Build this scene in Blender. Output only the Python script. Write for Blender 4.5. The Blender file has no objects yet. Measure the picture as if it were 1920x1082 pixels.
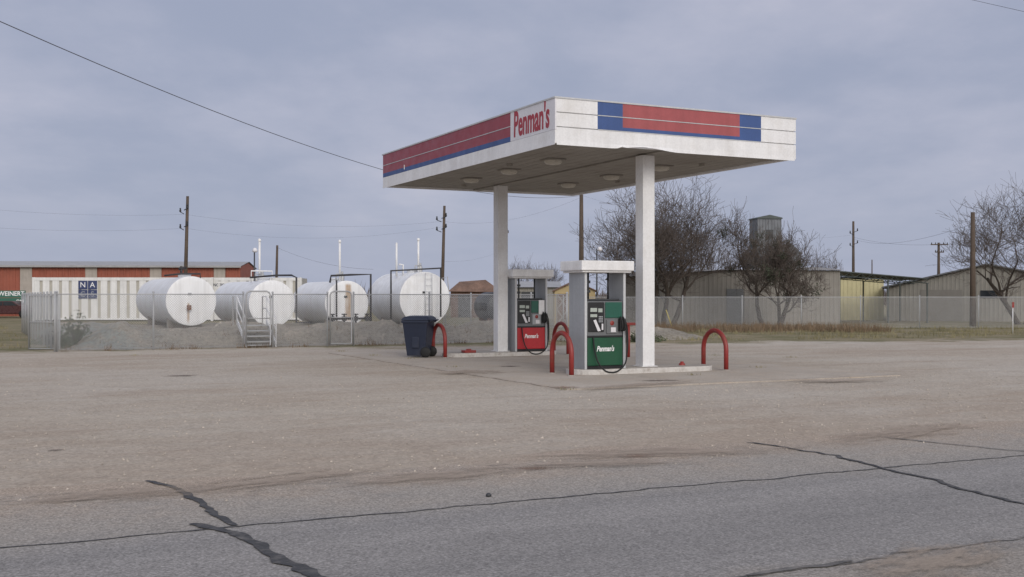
import bpy, math, random
from mathutils import Vector, Matrix, noise
random.seed(7)
scene = bpy.context.scene
COL = scene.collection
EYE = 1.65; F = 2092.0
ANG = math.atan2(.4425, .8967)
VX, VY = math.cos(ANG), math.sin(ANG)
CX, CY = .866, 22.1
def W(v, u, z=0.0): return (CX+v*VX-u*VY, CY+v*VY+u*VX, z)
def X(px, Y): return (px-960)/F*Y
def Z(py, Y): return EYE+(556-py)/F*Y
def inv(x, y):
    dx, dy = x-CX, y-CY
    return (dx*VX+dy*VY, -dx*VY+dy*VX)
def gnd(px, py):
    Y = F*EYE/(py-556.0)
    return inv(X(px, Y), Y)

# ------------------------------------------------------------------ shaders
class NT:
    def __init__(s, nt): s.nt = nt
    def n(s, t, **k):
        x = s.nt.nodes.new(t)
        for a, b in k.items(): setattr(x, a, b)
        return x
    def put(s, sock, val):
        if val is None: return
        if isinstance(val, bpy.types.NodeSocket): s.nt.links.new(val, sock)
        else:
            if isinstance(val, (tuple, list)) and len(val) == 3 and sock.type == 'RGBA': val = (*val, 1)
            sock.default_value = val
    def coord(s, kind='Object'): return s.n('ShaderNodeTexCoord').outputs[kind]
    def map(s, vec, scale=(1, 1, 1), rot=(0, 0, 0), loc=(0, 0, 0)):
        m = s.n('ShaderNodeMapping'); s.put(m.inputs['Vector'], vec)
        m.inputs['Scale'].default_value = scale; m.inputs['Rotation'].default_value = rot; m.inputs['Location'].default_value = loc
        return m.outputs[0]
    def noise(s, vec, scale, detail=4, rough=.55, dist=0):
        m = s.n('ShaderNodeTexNoise'); s.put(m.inputs['Vector'], vec)
        m.inputs['Scale'].default_value = scale; m.inputs['Detail'].default_value = detail
        m.inputs['Roughness'].default_value = rough; m.inputs['Distortion'].default_value = dist
        return m.outputs[0]
    def voro(s, vec, scale, out='Distance'):
        m = s.n('ShaderNodeTexVoronoi'); s.put(m.inputs['Vector'], vec); m.inputs['Scale'].default_value = scale
        return m.outputs[out]
    def math(s, op, a, b=None, c=None):
        m = s.n('ShaderNodeMath', operation=op); s.put(m.inputs[0], a)
        if b is not None: s.put(m.inputs[1], b)
        if c is not None: s.put(m.inputs[2], c)
        return m.outputs[0]
    def mr(s, v, a, b, c, d, smooth=False):
        m = s.n('ShaderNodeMapRange'); m.clamp = True
        if smooth: m.interpolation_type = 'SMOOTHSTEP'
        s.put(m.inputs[0], v)
        for i, q in enumerate((a, b, c, d)): s.put(m.inputs[i+1], q)
        return m.outputs[0]
    def mix(s, f, a, b, mode='MIX'):
        m = s.n('ShaderNodeMix', data_type='RGBA', blend_type=mode)
        s.put(m.inputs[0], f); s.put(m.inputs[6], a); s.put(m.inputs[7], b)
        return m.outputs[2]
    def scale(s, col, f):
        m = s.n('ShaderNodeVectorMath', operation='SCALE'); s.put(m.inputs[0], col); s.put(m.inputs['Scale'], f)
        return m.outputs[0]
    def sep(s, v):
        m = s.n('ShaderNodeSeparateXYZ'); s.put(m.inputs[0], v); return m.outputs
    def comb(s, x, y, z):
        m = s.n('ShaderNodeCombineXYZ')
        for i, q in enumerate((x, y, z)): s.put(m.inputs[i], q)
        return m.outputs[0]
    def bump(s, h, strength=.3, dist=.02):
        m = s.n('ShaderNodeBump'); s.put(m.inputs['Height'], h)
        m.inputs['Strength'].default_value = strength; m.inputs['Distance'].default_value = dist
        return m.outputs[0]

def base_mat(name):
    m = bpy.data.materials.new(name); m.use_nodes = True
    nt = m.node_tree; b = nt.nodes['Principled BSDF']
    return m, NT(nt), b

def pmat(name, col, rough=.6, metal=0, var=.12, scale=1.5, fine=.06, fsc=25, dirt=None, damt=0.0, dsc=1.2, bump=0, bsc=60, streak=0.0, spec=None):
    m, t, b = base_mat(name)
    co = t.coord()
    f = t.mr(t.noise(co, scale, 5, .6), .3, .7, 1-var, 1+var)
    f2 = t.mr(t.noise(co, fsc, 3, .6), .3, .7, 1-fine, 1+fine)
    f = t.math('MULTIPLY', f, f2)
    if streak:
        st = t.mr(t.noise(t.map(co, (7, 7, .35)), 1.0, 4, .6), .35, .7, 1+streak*.3, 1-streak)
        f = t.math('MULTIPLY', f, st)
    c = t.n('ShaderNodeRGB').outputs[0]; c.default_value = (*col, 1)
    c = t.scale(c, f)
    if dirt:
        dm = t.mr(t.noise(co, dsc, 6, .7), .48, .72, 0, damt)
        c = t.mix(dm, c, dirt)
    t.put(b.inputs['Base Color'], c)
    t.put(b.inputs['Roughness'], t.mr(t.noise(co, scale*3, 3), .3, .7, max(0, rough-.08), min(1, rough+.08)))
    b.inputs['Metallic'].default_value = metal
    if spec is not None: b.inputs['Specular IOR Level'].default_value = spec
    if bump: t.put(b.inputs['Normal'], t.bump(t.noise(co, bsc, 4), bump, .02))
    return m

M = {}
M['white'] = pmat('white_paint', (.76, .76, .76), .5, var=.05, dirt=(.48, .44, .38), damt=.32, dsc=1.6, streak=.08)
M['white_tank'] = pmat('tank_paint', (.78, .79, .80), .5, var=.05, dirt=(.52, .47, .4), damt=.35, dsc=.9, streak=.12)
M['sign_white'] = pmat('sign_white', (.68, .67, .69), .45, var=.04, streak=.05)
M['red_l'] = pmat('band_red', (.27, .032, .045), .4, var=.08, streak=.08)
M['red_r'] = pmat('band_red_faded', (.34, .08, .085), .55, var=.12, streak=.1)
M['blue'] = pmat('band_blue', (.04, .085, .24), .5, var=.1, streak=.08)
M['text_red'] = pmat('lettering_red', (.34, .03, .045), .5, var=.05)
M['text_white'] = pmat('lettering_white', (.8, .8, .8), .5, var=.03)
M['text_dark'] = pmat('lettering_dark', (.05, .06, .09), .5, var=.03)
M['deck'] = pmat('canopy_deck', (.285, .265, .235), .7, var=.1, dirt=(.17, .145, .12), damt=.5, dsc=.8)
M['lens'] = pmat('lamp_lens', (.46, .43, .37), .3, var=.08)
M['gray_panel'] = pmat('gray_panel', (.34, .355, .37), .45, var=.07, streak=.14)
M['gray_edge'] = pmat('gray_edge', (.50, .51, .52), .45, var=.06, streak=.1)
M['gray_mid'] = pmat('gray_mid', (.14, .145, .15), .5, var=.08)
M['charcoal'] = pmat('charcoal', (.035, .037, .04), .45, var=.15)
M['black'] = pmat('black_plastic', (.012, .012, .013), .4, var=.15)
M['rubber'] = pmat('rubber', (.01, .01, .01), .65, var=.2)
M['green'] = pmat('pump_green', (.01, .075, .035), .35, var=.08, streak=.1)
M['teal'] = pmat('panel_green', (.012, .09, .06), .35, var=.08)
M['pump_red'] = pmat('pump_red', (.42, .018, .025), .35, var=.08, streak=.1)
M['hoop_red'] = pmat('hoop_red', (.27, .028, .024), .5, var=.16, dirt=(.13, .055, .035), damt=.7, dsc=6)
M['lcd'] = pmat('lcd', (.38, .42, .38), .2, var=.04)
M['concrete'] = pmat('concrete', (.38, .345, .30), .85, var=.15, scale=1.2, fine=.14, fsc=45, dirt=(.17, .15, .13), damt=.7, dsc=1.0, bump=.25)
M['curb_white'] = pmat('curb_white', (.56, .54, .51), .8, var=.14, scale=4, dirt=(.26, .225, .19), damt=1.0, dsc=4, bump=.2)
M['bin_blue'] = pmat('bin_blue', (.012, .019, .042), .5, var=.12, dirt=(.06, .06, .065), damt=.35)
M['galv'] = pmat('galvanised', (.40, .405, .41), .5, metal=.3, var=.1)
M['pipe_black'] = pmat('pipe_black', (.03, .028, .03), .55, var=.2)
M['rust'] = pmat('rust', (.16, .07, .035), .85, var=.3, scale=5)
M['wood_pole'] = pmat('pole_wood', (.095, .07, .052), .9, var=.2, fine=.2, streak=.25)
M['bark'] = pmat('bark', (.07, .056, .046), .95, var=.25, scale=3)
M['twig'] = pmat('twig', (.105, .084, .071), .95, var=.2, scale=2)
M['metal_tan'] = pmat('metal_tan', (.24, .225, .20), .6, var=.06, streak=.08, dirt=(.17, .14, .11), damt=.3)
M['metal_beige'] = pmat('metal_beige', (.29, .275, .24), .6, var=.06, streak=.08)
M['metal_cream'] = pmat('metal_cream', (.56, .51, .30), .6, var=.06, streak=.08)
M['orange'] = pmat('wall_orange', (.30, .088, .054), .65, var=.1, streak=.12)
M['pilaster'] = pmat('pilaster', (.38, .34, .30), .7, var=.1, streak=.15)
M['roof_gray'] = pmat('roof_gray', (.33, .33, .33), .5, var=.1, streak=.1)
M['roof_dark'] = pmat('roof_dark', (.07, .085, .08), .6, var=.15)
M['silo_gray'] = pmat('silo_gray', (.17, .18, .195), .7, var=.2, streak=.3)
M['cont_white'] = pmat('container_white', (.70, .70, .69), .55, var=.06, streak=.12)
M['cont_tan'] = pmat('container_tan', (.46, .44, .39), .6, var=.08, streak=.15)
M['navy'] = pmat('navy', (.035, .05, .13), .5, var=.08)
M['sign_green'] = pmat('sign_green', (.03, .13, .09), .5, var=.08)
M['shed_tan'] = pmat('shed_tan', (.46, .36, .19), .7, var=.08)
M['shed_brown'] = pmat('shed_brown', (.16, .09, .06), .7, var=.1)
M['rust_roof'] = pmat('rust_roof', (.19, .115, .08), .85, var=.35, scale=1, streak=.3)
M['glass'] = pmat('dark_glass', (.02, .025, .03), .1, var=.05)
M['car_red'] = pmat('car_red', (.055, .014, .014), .3, var=.05)
M['tar'] = pmat('tar', (.042, .042, .044), .8, var=.3, scale=8, dirt=(.15, .14, .13), damt=.9, dsc=9, fine=.3, fsc=60)
M['tar_faded'] = pmat('tar_faded', (.11, .105, .10), .85, var=.3, scale=8, dirt=(.24, .22, .20), damt=1.0, dsc=5, fine=.3, fsc=60)
M['rock'] = pmat('rock', (.38, .335, .28), .9, var=.3, scale=.7, fine=.3, fsc=3)
M['leaf'] = pmat('leaf_green', (.065, .08, .038), .9, var=.35, scale=4)
M['leaf_dark'] = pmat('leaf_dark', (.045, .052, .03), .9, var=.3, scale=3)
M['grass'] = pmat('grass_blades', (.22, .195, .105), .95, var=.35, scale=.5)
M['weed'] = pmat('weed', (.19, .135, .085), .95, var=.35, scale=1)
M['yellow'] = pmat('yellow_paint', (.42, .35, .12), .5, var=.08)
M['wire'] = pmat('wire', (.08, .08, .09), .6, var=.05)

def stain_mat(name, col, strength):
    m, t, b = base_mat(name); co = t.coord(); s = t.sep(co)
    r = t.math('SQRT', t.math('ADD', t.math('MULTIPLY', s[0], s[0]), t.math('MULTIPLY', s[1], s[1])))
    oi = t.n('ShaderNodeObjectInfo').outputs['Location']
    vv = t.n('ShaderNodeVectorMath', operation='ADD'); t.put(vv.inputs[0], co); t.put(vv.inputs[1], oi)
    nz = t.noise(vv.outputs[0], 2.2, 6, .8)
    a = t.mr(t.math('ADD', r, t.math('MULTIPLY', t.math('SUBTRACT', nz, .5), 3.0)), .05, 1.0, strength, 0, True)
    t.put(b.inputs['Base Color'], t.scale(t.mix(0.0, col, col), t.mr(t.noise(co, 14, 4, .8), .3, .7, .7, 1.3)))
    b.inputs['Roughness'].default_value = .95; t.put(b.inputs['Alpha'], a); return m
M['stain'] = stain_mat('dirt_stain', (.24, .145, .10), .6)
M['stain_dark'] = stain_mat('dirt_dark', (.12, .09, .07), .65)
M['sand'] = stain_mat('sand_drift', (.36, .295, .235), .7)

def tank_rust(name, cx, w, ztop, zbot):
    m, t, b = base_mat(name); co = t.coord(); s = t.sep(co)
    nz = t.noise(t.map(co, (5, 5, 1.2)), 1, 5, .7)
    base = t.mix(t.mr(t.noise(co, .9, 6, .7), .45, .75, 0, .35), (.78, .79, .80), (.54, .49, .42))
    base = t.scale(base, t.mr(t.noise(t.map(co, (6, 6, .3)), 1, 4), .35, .7, 1.02, .88))
    d = t.math('ABSOLUTE', t.math('SUBTRACT', s[0], cx))
    a = t.mr(t.math('ADD', d, t.math('MULTIPLY', t.math('SUBTRACT', nz, .5), w*1.6)), w*.3, w, 1, 0, True)
    zz = t.math('MULTIPLY', t.mr(s[2], zbot-.25, zbot+.1, 0, 1, True), t.mr(s[2], ztop-.1, ztop+.05, 1, 0, True))
    f = t.math('MULTIPLY', t.math('MULTIPLY', a, zz), t.mr(nz, .3, .6, .35, .95))
    f = t.math('MULTIPLY', f, t.mr(s[1], .6, 1.2, 1, 0))
    t.put(b.inputs['Base Color'], t.mix(f, base, (.33, .19, .07))); b.inputs['Roughness'].default_value = .5
    return m

def chain_mat():
    m, t, b = base_mat('chain_link_wire'); co = t.coord(); s = t.sep(co)
    p = .075
    def line(op):
        q = t.math('FRACT', t.math('DIVIDE', t.math(op, s[0], s[2]), p))
        return t.math('LESS_THAN', q, .115)
    a = t.math('MAXIMUM', line('ADD'), line('SUBTRACT'))
    b.inputs['Base Color'].default_value = (.37, .38, .39, 1); b.inputs['Roughness'].default_value = .5
    b.inputs['Metallic'].default_value = .2
    t.put(b.inputs['Alpha'], a)
    return m
M['chain'] = chain_mat()

def ground_mat():
    m, t, b = base_mat('gravel_ground'); co = t.coord(); s = t.sep(co)   # site frame: x=v, y=u
    nb = t.noise(co, .13, 5, .6)
    ns = t.noise(t.map(co, (.10, .55, 1)), 1.0, 6, .62, .4)
    nm = t.noise(co, 1.1, 6, .65)
    nl = t.noise(t.map(co, (.3, 1.1, 1), rot=(0, 0, .25)), 1.0, 6, .7, .5)
    c = t.mix(t.mr(ns, .38, .64, 0, 1), (.435, .385, .32), (.37, .31, .25))
    c = t.mix(t.mr(nb, .45, .65, 0, .7), c, (.46, .42, .365))
    c = t.mix(t.mr(nm, .50, .78, 0, .45), c, (.29, .24, .195))
    c = t.mix(t.mr(nl, .54, .70, 0, .5), c, (.335, .265, .205))
    c = t.mix(t.mr(nl, .46, .30, 0, .4), c, (.50, .465, .41))
    e = t.mr(t.math('ADD', s[1], t.math('MULTIPLY', nb, 6)), -6.5, -1.0, .5, 0, True)
    c = t.mix(t.math('MULTIPLY', e, t.mr(nm, .35, .65, .3, 1)), c, (.35, .28, .22))
    sp = t.mr(t.noise(co, 26, 4, .75), .3, .7, .72, 1.28)
    sp2 = t.mr(t.voro(co, 16, 'Color'), 0, 1, .87, 1.13)
    c = t.scale(c, t.math('MULTIPLY', sp, sp2))
    st = t.mr(t.voro(co, 11), .10, .16, .25, 0)
    c = t.mix(t.math('MULTIPLY', st, t.mr(nm, .4, .6, .1, 1)), c, (.55, .51, .45))
    g = t.n('ShaderNodeNewGeometry').outputs['Position']; w = t.sep(g)
    ln = t.math('SUBTRACT', w[1], t.math('ADD', 37.0, t.math('MULTIPLY', w[0], .27)))
    ln = t.math('ADD', ln, t.math('MULTIPLY', t.math('SUBTRACT', t.noise(g, .35, 6, .7), .5), 11))
    gm = t.mr(ln, -.6, 1.6, 0, 1, True)
    gc = t.mix(t.mr(t.noise(g, .5, 6, .7), .4, .62, 0, 1), (.16, .15, .08), (.27, .225, .15))
    gc = t.scale(gc, t.mr(t.noise(g, 9, 5, .8), .3, .7, .6, 1.35))
    c = t.mix(gm, c, gc)
    t.put(b.inputs['Base Color'], c); b.inputs['Roughness'].default_value = .95
    b.inputs['Specular IOR Level'].default_value = .15
    h = t.math('ADD', t.noise(co, 26, 5, .75), t.math('MULTIPLY', t.noise(co, 2.2, 5, .6), 2.5))
    t.put(b.inputs['Normal'], t.bump(h, .55, .03))
    return m
M['ground'] = ground_mat()

def road_mat():
    m, t, b = base_mat('asphalt'); co = t.coord(); s = t.sep(co)
    ns = t.noise(t.map(co, (.06, 1.2, 1)), 1.0, 5, .6)
    nm = t.noise(co, .9, 6, .65)
    c = t.mix(t.mr(ns, .35, .65, 0, 1), (.275, .262, .250), (.225, .216, .208))
    sh = t.mr(t.math('ADD', s[1], t.math('MULTIPLY', t.math('SUBTRACT', nm, .5), 1.6)), -11.9, -10.9, 0, 1, True)
    c = t.mix(sh, c, (.31, .285, .255))
    lo = t.mr(t.math('ADD', s[1], t.math('MULTIPLY', t.math('SUBTRACT', nm, .5), 1.4)), -14.5, -13.9, 1, 0, True)
    c = t.mix(t.math('MULTIPLY', lo, .6), c, (.30, .265, .225))
    c = t.mix(t.mr(nm, .55, .75, 0, .4), c, (.18, .172, .165))
    ed = t.mr(t.math('ADD', s[1], t.math('MULTIPLY', t.math('SUBTRACT', t.noise(co, 1.1, 7, .75), .5), 4.0)), -11.2, -8.9, 0, 1, True)
    c = t.mix(t.math('MULTIPLY', ed, .95), c, (.365, .30, .24))
    sp = t.mr(t.noise(co, 55, 3, .75), .32, .68, .62, 1.4)
    sp2 = t.mr(t.voro(co, 45, 'Color'), 0, 1, .78, 1.22)
    c = t.scale(c, t.math('MULTIPLY', sp, sp2))
    t.put(b.inputs['Base Color'], c); b.inputs['Roughness'].default_value = .9
    b.inputs['Specular IOR Level'].default_value = .15
    h = t.math('ADD', t.noise(co, 60, 4, .7), t.noise(co, 9, 4, .6))
    t.put(b.inputs['Normal'], t.bump(h, .5, .012))
    return m
M['road'] = road_mat()

def pad_mat():
    m, t, b = base_mat('pad_concrete'); co = t.coord(); s = t.sep(co)
    nm = t.noise(co, .7, 6, .65)
    c = t.mix(t.mr(nm, .35, .65, 0, 1), (.44, .395, .34), (.37, .325, .275))
    ed = t.noise(co, 1.3, 6, .7)
    c = t.mix(t.mr(ed, .48, .66, 0, .8), c, (.42, .355, .285))
    st = t.mr(t.noise(t.map(co, (1, 1, 1), loc=(5, 3, 0)), .9, 5, .7), .6, .75, 0, .5)
    c = t.mix(st, c, (.19, .165, .14))
    jx = t.math('LESS_THAN', t.math('ABSOLUTE', t.math('SUBTRACT', t.math('FRACT', t.math('DIVIDE', s[0], 3.7)), .5)), .004)
    jy = t.math('LESS_THAN', t.math('ABSOLUTE', t.math('SUBTRACT', t.math('FRACT', t.math('DIVIDE', s[1], 4.2)), .5)), .004)
    c = t.mix(t.math('MULTIPLY', t.math('MAXIMUM', jx, jy), .4), c, (.12, .10, .08))
    c = t.scale(c, t.mr(t.noise(co, 35, 4, .75), .3, .7, .78, 1.22))
    t.put(b.inputs['Base Color'], c); b.inputs['Roughness'].default_value = .9
    b.inputs['Specular IOR Level'].default_value = .15
    t.put(b.inputs['Normal'], t.bump(t.noise(co, 30, 4, .7), .3, .015))
    return m
M['pad'] = pad_mat()

def berm_mat():
    m, t, b = base_mat('berm_gravel'); co = t.coord(); s = t.sep(co)
    nm = t.noise(co, .8, 6, .7)
    c = t.mix(t.mr(nm, .38, .62, 0, 1), (.50, .445, .37), (.37, .34, .29))
    bl = t.math('MULTIPLY', t.mr(s[0], -6.5, -4, 1, 0), t.mr(t.noise(co, 1.4, 5), .42, .58, 0, .8))
    c = t.mix(bl, c, (.32, .36, .345))
    c = t.mix(t.mr(t.noise(co, 2.2, 6, .75), .52, .72, 0, .65), c, (.21, .19, .14))
    c = t.scale(c, t.mr(t.noise(co, 8, 6, .85), .3, .7, .6, 1.35))
    t.put(b.inputs['Base Color'], c); b.inputs['Roughness'].default_value = .95
    b.inputs['Specular IOR Level'].default_value = .1
    t.put(b.inputs['Normal'], t.bump(t.noise(co, 5, 7, .8), .9, .28))
    return m
M['berm'] = berm_mat()

# ------------------------------------------------------------------ mesh building
class MB:
    def __init__(s): s.v = []; s.f = []; s.m = []; s.sm = []
    def add(s, vs, fs, m=0, smooth=False):
        o = len(s.v); s.v += [tuple(q) for q in vs]
        for f in fs: s.f.append([i+o for i in f]); s.m.append(m); s.sm.append(smooth)
        return s
    def box(s, x0, x1, y0, y1, z0, z1, m=0):
        vs = [(x0, y0, z0), (x1, y0, z0), (x1, y1, z0), (x0, y1, z0), (x0, y0, z1), (x1, y0, z1), (x1, y1, z1), (x0, y1, z1)]
        return s.add(vs, [(0, 3, 2, 1), (4, 5, 6, 7), (0, 1, 5, 4), (1, 2, 6, 5), (2, 3, 7, 6), (3, 0, 4, 7)], m)
    def taper(s, b0, b1, z0, z1, m=0):
        (x0, x1, y0, y1), (a0, a1, c0, c1) = b0, b1
        vs = [(x0, y0, z0), (x1, y0, z0), (x1, y1, z0), (x0, y1, z0), (a0, c0, z1), (a1, c0, z1), (a1, c1, z1), (a0, c1, z1)]
        return s.add(vs, [(0, 3, 2, 1), (4, 5, 6, 7), (0, 1, 5, 4), (1, 2, 6, 5), (2, 3, 7, 6), (3, 0, 4, 7)], m)
    def tube(s, pts, r, n=8, m=0, caps=True, smooth=True):
        pts = [Vector(p) for p in pts]; k = len(pts)
        rs = r if isinstance(r, (list, tuple)) else [r]*k
        vs = []; prev = None
        for i, p in enumerate(pts):
            d = (pts[min(i+1, k-1)]-pts[max(i-1, 0)])
            d = d.normalized() if d.length > 1e-9 else Vector((0, 0, 1))
            if prev is None:
                a = Vector((0, 0, 1)) if abs(d.z) < .9 else Vector((1, 0, 0))
                e1 = d.cross(a).normalized()
            else:
                e1 = (prev-d*prev.dot(d))
                e1 = e1.normalized() if e1.length > 1e-6 else d.orthogonal().normalized()
            prev = e1; e2 = d.cross(e1)
            for j in range(n):
                q = 2*math.pi*j/n
                vs.append(p+(e1*math.cos(q)+e2*math.sin(q))*rs[i])
        fs = []
        for i in range(k-1):
            for j in range(n):
                a = i*n+j; b = i*n+(j+1) % n
                fs.append((a, b, b+n, a+n))
        s.add(vs, fs, m, smooth)
        if caps:
            o = len(s.v)-len(vs)
            s.f.append([o+j for j in range(n)][::-1]); s.m.append(m); s.sm.append(False)
            s.f.append([o+(k-1)*n+j for j in range(n)]); s.m.append(m); s.sm.append(False)
        return s
    def prism(s, pts, z0, z1, ms=0, mt=None):
        n = len(pts); mt = ms if mt is None else mt
        vs = [(x, y, z0) for x, y in pts]+[(x, y, z1) for x, y in pts]
        s.add(vs, [(i, (i+1) % n, (i+1) % n+n, i+n) for i in range(n)], ms)
        o = len(s.v)-2*n
        s.f.append([o+n+i for i in range(n)]); s.m.append(mt); s.sm.append(False)
        return s
    def yprism(s, pts, y0, y1, m=0):
        n = len(pts)
        vs = [(x, y0, z) for x, z in pts]+[(x, y1, z) for x, z in pts]
        s.add(vs, [(i, (i+1) % n, (i+1) % n+n, i+n) for i in range(n)]+[tuple(range(n))[::-1], tuple(range(n, 2*n))], m)
        return s
    def lathe(s, prof, n=24, m=0, axis='z', c=(0, 0, 0)):
        vs = []
        for r, t_ in prof:
            for j in range(n):
                q = 2*math.pi*j/n; a, b = r*math.cos(q), r*math.sin(q)
                vs.append((c[0]+a, c[1]+b, c[2]+t_) if axis == 'z' else ((c[0]+a, c[1]+t_, c[2]+b) if axis == 'y' else (c[0]+t_, c[1]+a, c[2]+b)))
        fs = []
        for i in range(len(prof)-1):
            for j in range(n):
                a = i*n+j; b = i*n+(j+1) % n; fs.append((a, b, b+n, a+n))
        return s.add(vs, fs, m, True)

def smooth_pts(pts, k=6):
    P = [Vector(p) for p in pts]; P = [P[0]*2-P[1]]+P+[P[-1]*2-P[-2]]; out = []
    for i in range(1, len(P)-2):
        for j in range(k):
            t = j/k; a, b, c, d = P[i-1:i+3]
            out.append(.5*((2*b)+(c-a)*t+(2*a-5*b+4*c-d)*t*t+(3*b-a-3*c+d)*t**3))
    out.append(P[-2]); return out

def tag(o, label=None, category=None, group=None, kind=None):
    if label: o['label'] = label
    if category: o['category'] = category
    if group: o['group'] = group
    if kind: o['kind'] = kind
def mk(name, mb, mats, parent=None, loc=(0, 0, 0), rot=0, bevel=0, **k):
    me = bpy.data.meshes.new(name); me.from_pydata(mb.v, [], mb.f)
    for q in (mats if isinstance(mats, (list, tuple)) else [mats]): me.materials.append(M[q] if isinstance(q, str) else q)
    me.polygons.foreach_set('material_index', mb.m); me.polygons.foreach_set('use_smooth', mb.sm)
    me.update()
    o = bpy.data.objects.new(name, me); COL.objects.link(o); o.location = loc; o.rotation_euler = (0, 0, rot)
    if parent: o.parent = parent
    if bevel:
        b = o.modifiers.new('bevel', 'BEVEL'); b.width = bevel; b.segments = 2; b.limit_method = 'ANGLE'
    tag(o, **k); return o
def thing(name, loc, rot, label, cat, group=None):
    o = bpy.data.objects.new(name, None); COL.objects.link(o); o.location = loc; o.rotation_euler = (0, 0, rot)
    o.empty_display_size = .2; tag(o, label, cat, group); return o
def dup(root, loc=None, rot=None, parent=None, label=None):
    n = root.copy(); COL.objects.link(n)
    if parent is not None: n.parent = parent
    if loc is not None: n.location = loc
    if rot is not None: n.rotation_euler = (0, 0, rot)
    if label: n['label'] = label
    for c in list(root.children): dup(c, parent=n)
    return n
def text(name, s, size, mat, parent, loc, xd, yd, wx=1.0, shear=0, bold=0.0, ext=.004, label=None):
    cu = bpy.data.curves.new(name, 'FONT'); cu.body = s; cu.size = size; cu.shear = shear; cu.offset = bold
    cu.extrude = ext; cu.align_x = 'CENTER'; cu.align_y = 'CENTER'; cu.resolution_u = 4
    tmp = bpy.data.objects.new('tmp', cu); COL.objects.link(tmp)
    dg = bpy.context.evaluated_depsgraph_get(); dg.update()
    me = bpy.data.meshes.new_from_object(tmp.evaluated_get(dg)); bpy.data.objects.remove(tmp)
    xd = Vector(xd); yd = Vector(yd); zd = xd.cross(yd)
    R = Matrix((xd*wx, yd, zd)).transposed().to_4x4()
    me.transform(R); me.materials.clear(); me.materials.append(M[mat])
    o = bpy.data.objects.new(name, me); COL.objects.link(o); o.parent = parent; o.location = loc
    if label: o['label'] = label
    return o

# ------------------------------------------------------------------ setting
gm = MB(); gm.add([(-1500, -600, 0), (1500, -600, 0), (1500, 1800, 0), (-1500, 1800, 0)], [(0, 1, 2, 3)])
mk('ground', gm, 'ground', loc=W(0, 0), rot=ANG, kind='structure')
rb = MB(); xs = [-60+i*.2 for i in range(int(150/.2))]; vs = []; fs = []
for i, x in enumerate(xs):
    e = -9.2+.55*(noise.noise((x*.35, 3, 0)))+.3*noise.noise((x*1.7, 9, 0))+.16*noise.noise((x*5, 1, 0))
    vs += [(x, e, .004), (x, -28, .004)]
    if i: a = 2*i; fs.append((a-2, a-1, a+1, a))
rb.add(vs, fs); mk('road', rb, 'road', loc=W(0, 0), rot=ANG, kind='structure')
pb = MB(); pts = []
def jit(a, b, n):
    out = []
    for i in range(n):
        t = i/n; x = a[0]+(b[0]-a[0])*t; y = a[1]+(b[1]-a[1])*t
        q = .07*noise.noise((x*2, y*2, 5)); out.append((x+q, y+q))
    return out
cs = [(-1.0, -2.25), (6.9, -2.25), (6.9, 12), (-1.0, 12)]
for i in range(4): pts += jit(cs[i], cs[(i+1) % 4], 60)
pb.prism(pts, -.05, .022); mk('concrete_pad', pb, 'pad', loc=W(0, 0), rot=ANG, kind='structure')

def ribbon(name, pts, w, mat, z=.009, wig=.04, seed=0, sub=.07):
    P = [Vector((a, b, 0)) for a, b in pts]; dense = []
    for a, b in zip(P, P[1:]):
        n = max(1, int((b-a).length/sub))
        dense += [a+(b-a)*i/n for i in range(n)]
    dense.append(P[-1]); vs = []; fs = []
    for i, p in enumerate(dense):
        d = (dense[min(i+1, len(dense)-1)]-dense[max(i-1, 0)]).normalized(); nn = Vector((-d.y, d.x, 0))
        q = p+nn*(wig*noise.noise((i*.12, seed, 0))+wig*.5*noise.noise((i*.5, seed, 4)))
        ww = w*(.55+1.1*abs(noise.noise((i*.2, seed+7, 2)))+.4*noise.noise((i*.9, seed, 1)))*(.4 if i in (0, len(dense)-1) else 1)
        ww2 = w*(.55+1.1*abs(noise.noise((i*.24, seed+17, 2)))+.4*noise.noise((i*.8, seed, 6)))
        vs += [(q.x+nn.x*ww/2, q.y+nn.y*ww/2, z), (q.x-nn.x*ww2/2, q.y-nn.y*ww2/2, z)]
        if i: a = 2*i; fs.append((a-2, a-1, a+1, a))
    mb = MB(); mb.add(vs, fs); return mk(name, mb, mat, loc=W(0, 0), rot=ANG, kind='structure')
ribbon('road_seam', [(-30, -11.42), (0, -11.42), (40, -11.55)], .036, 'tar', .008, .07, 1)
ribbon('road_seam', [(-20, -14.2), (0, -14.15), (25, -14.15)], .035, 'tar_faded', .008, .10, 2)
ribbon('road_crack', [gnd(*p) for p in [(275, 903), (330, 917), (372, 938), (402, 966), (437, 988)]], .09, 'tar', .012, .06, 3)
ribbon('road_crack', [gnd(*p) for p in [(360, 984), (432, 1001), (492, 1022), (512, 1046), (560, 1070), (640, 1105)]], .12, 'tar', .012, .07, 4)
ribbon('road_crack', [gnd(*p) for p in [(1400, 831), (1500, 845), (1570, 856), (1640, 875), (1680, 886), (1760, 906), (1850, 930), (1990, 962)]], .07, 'tar', .012, .10, 5)
ribbon('road_crack', [gnd(*p) for p in [(1660, 821), (1760, 832), (1960, 853)]], .045, 'tar_faded', .012, .09, 6)
ribbon('road_crack', [gnd(*p) for p in [(1600, 1055), (1500, 1068), (1400, 1082)]], .07, 'tar_faded', .012, .09, 9)

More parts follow.
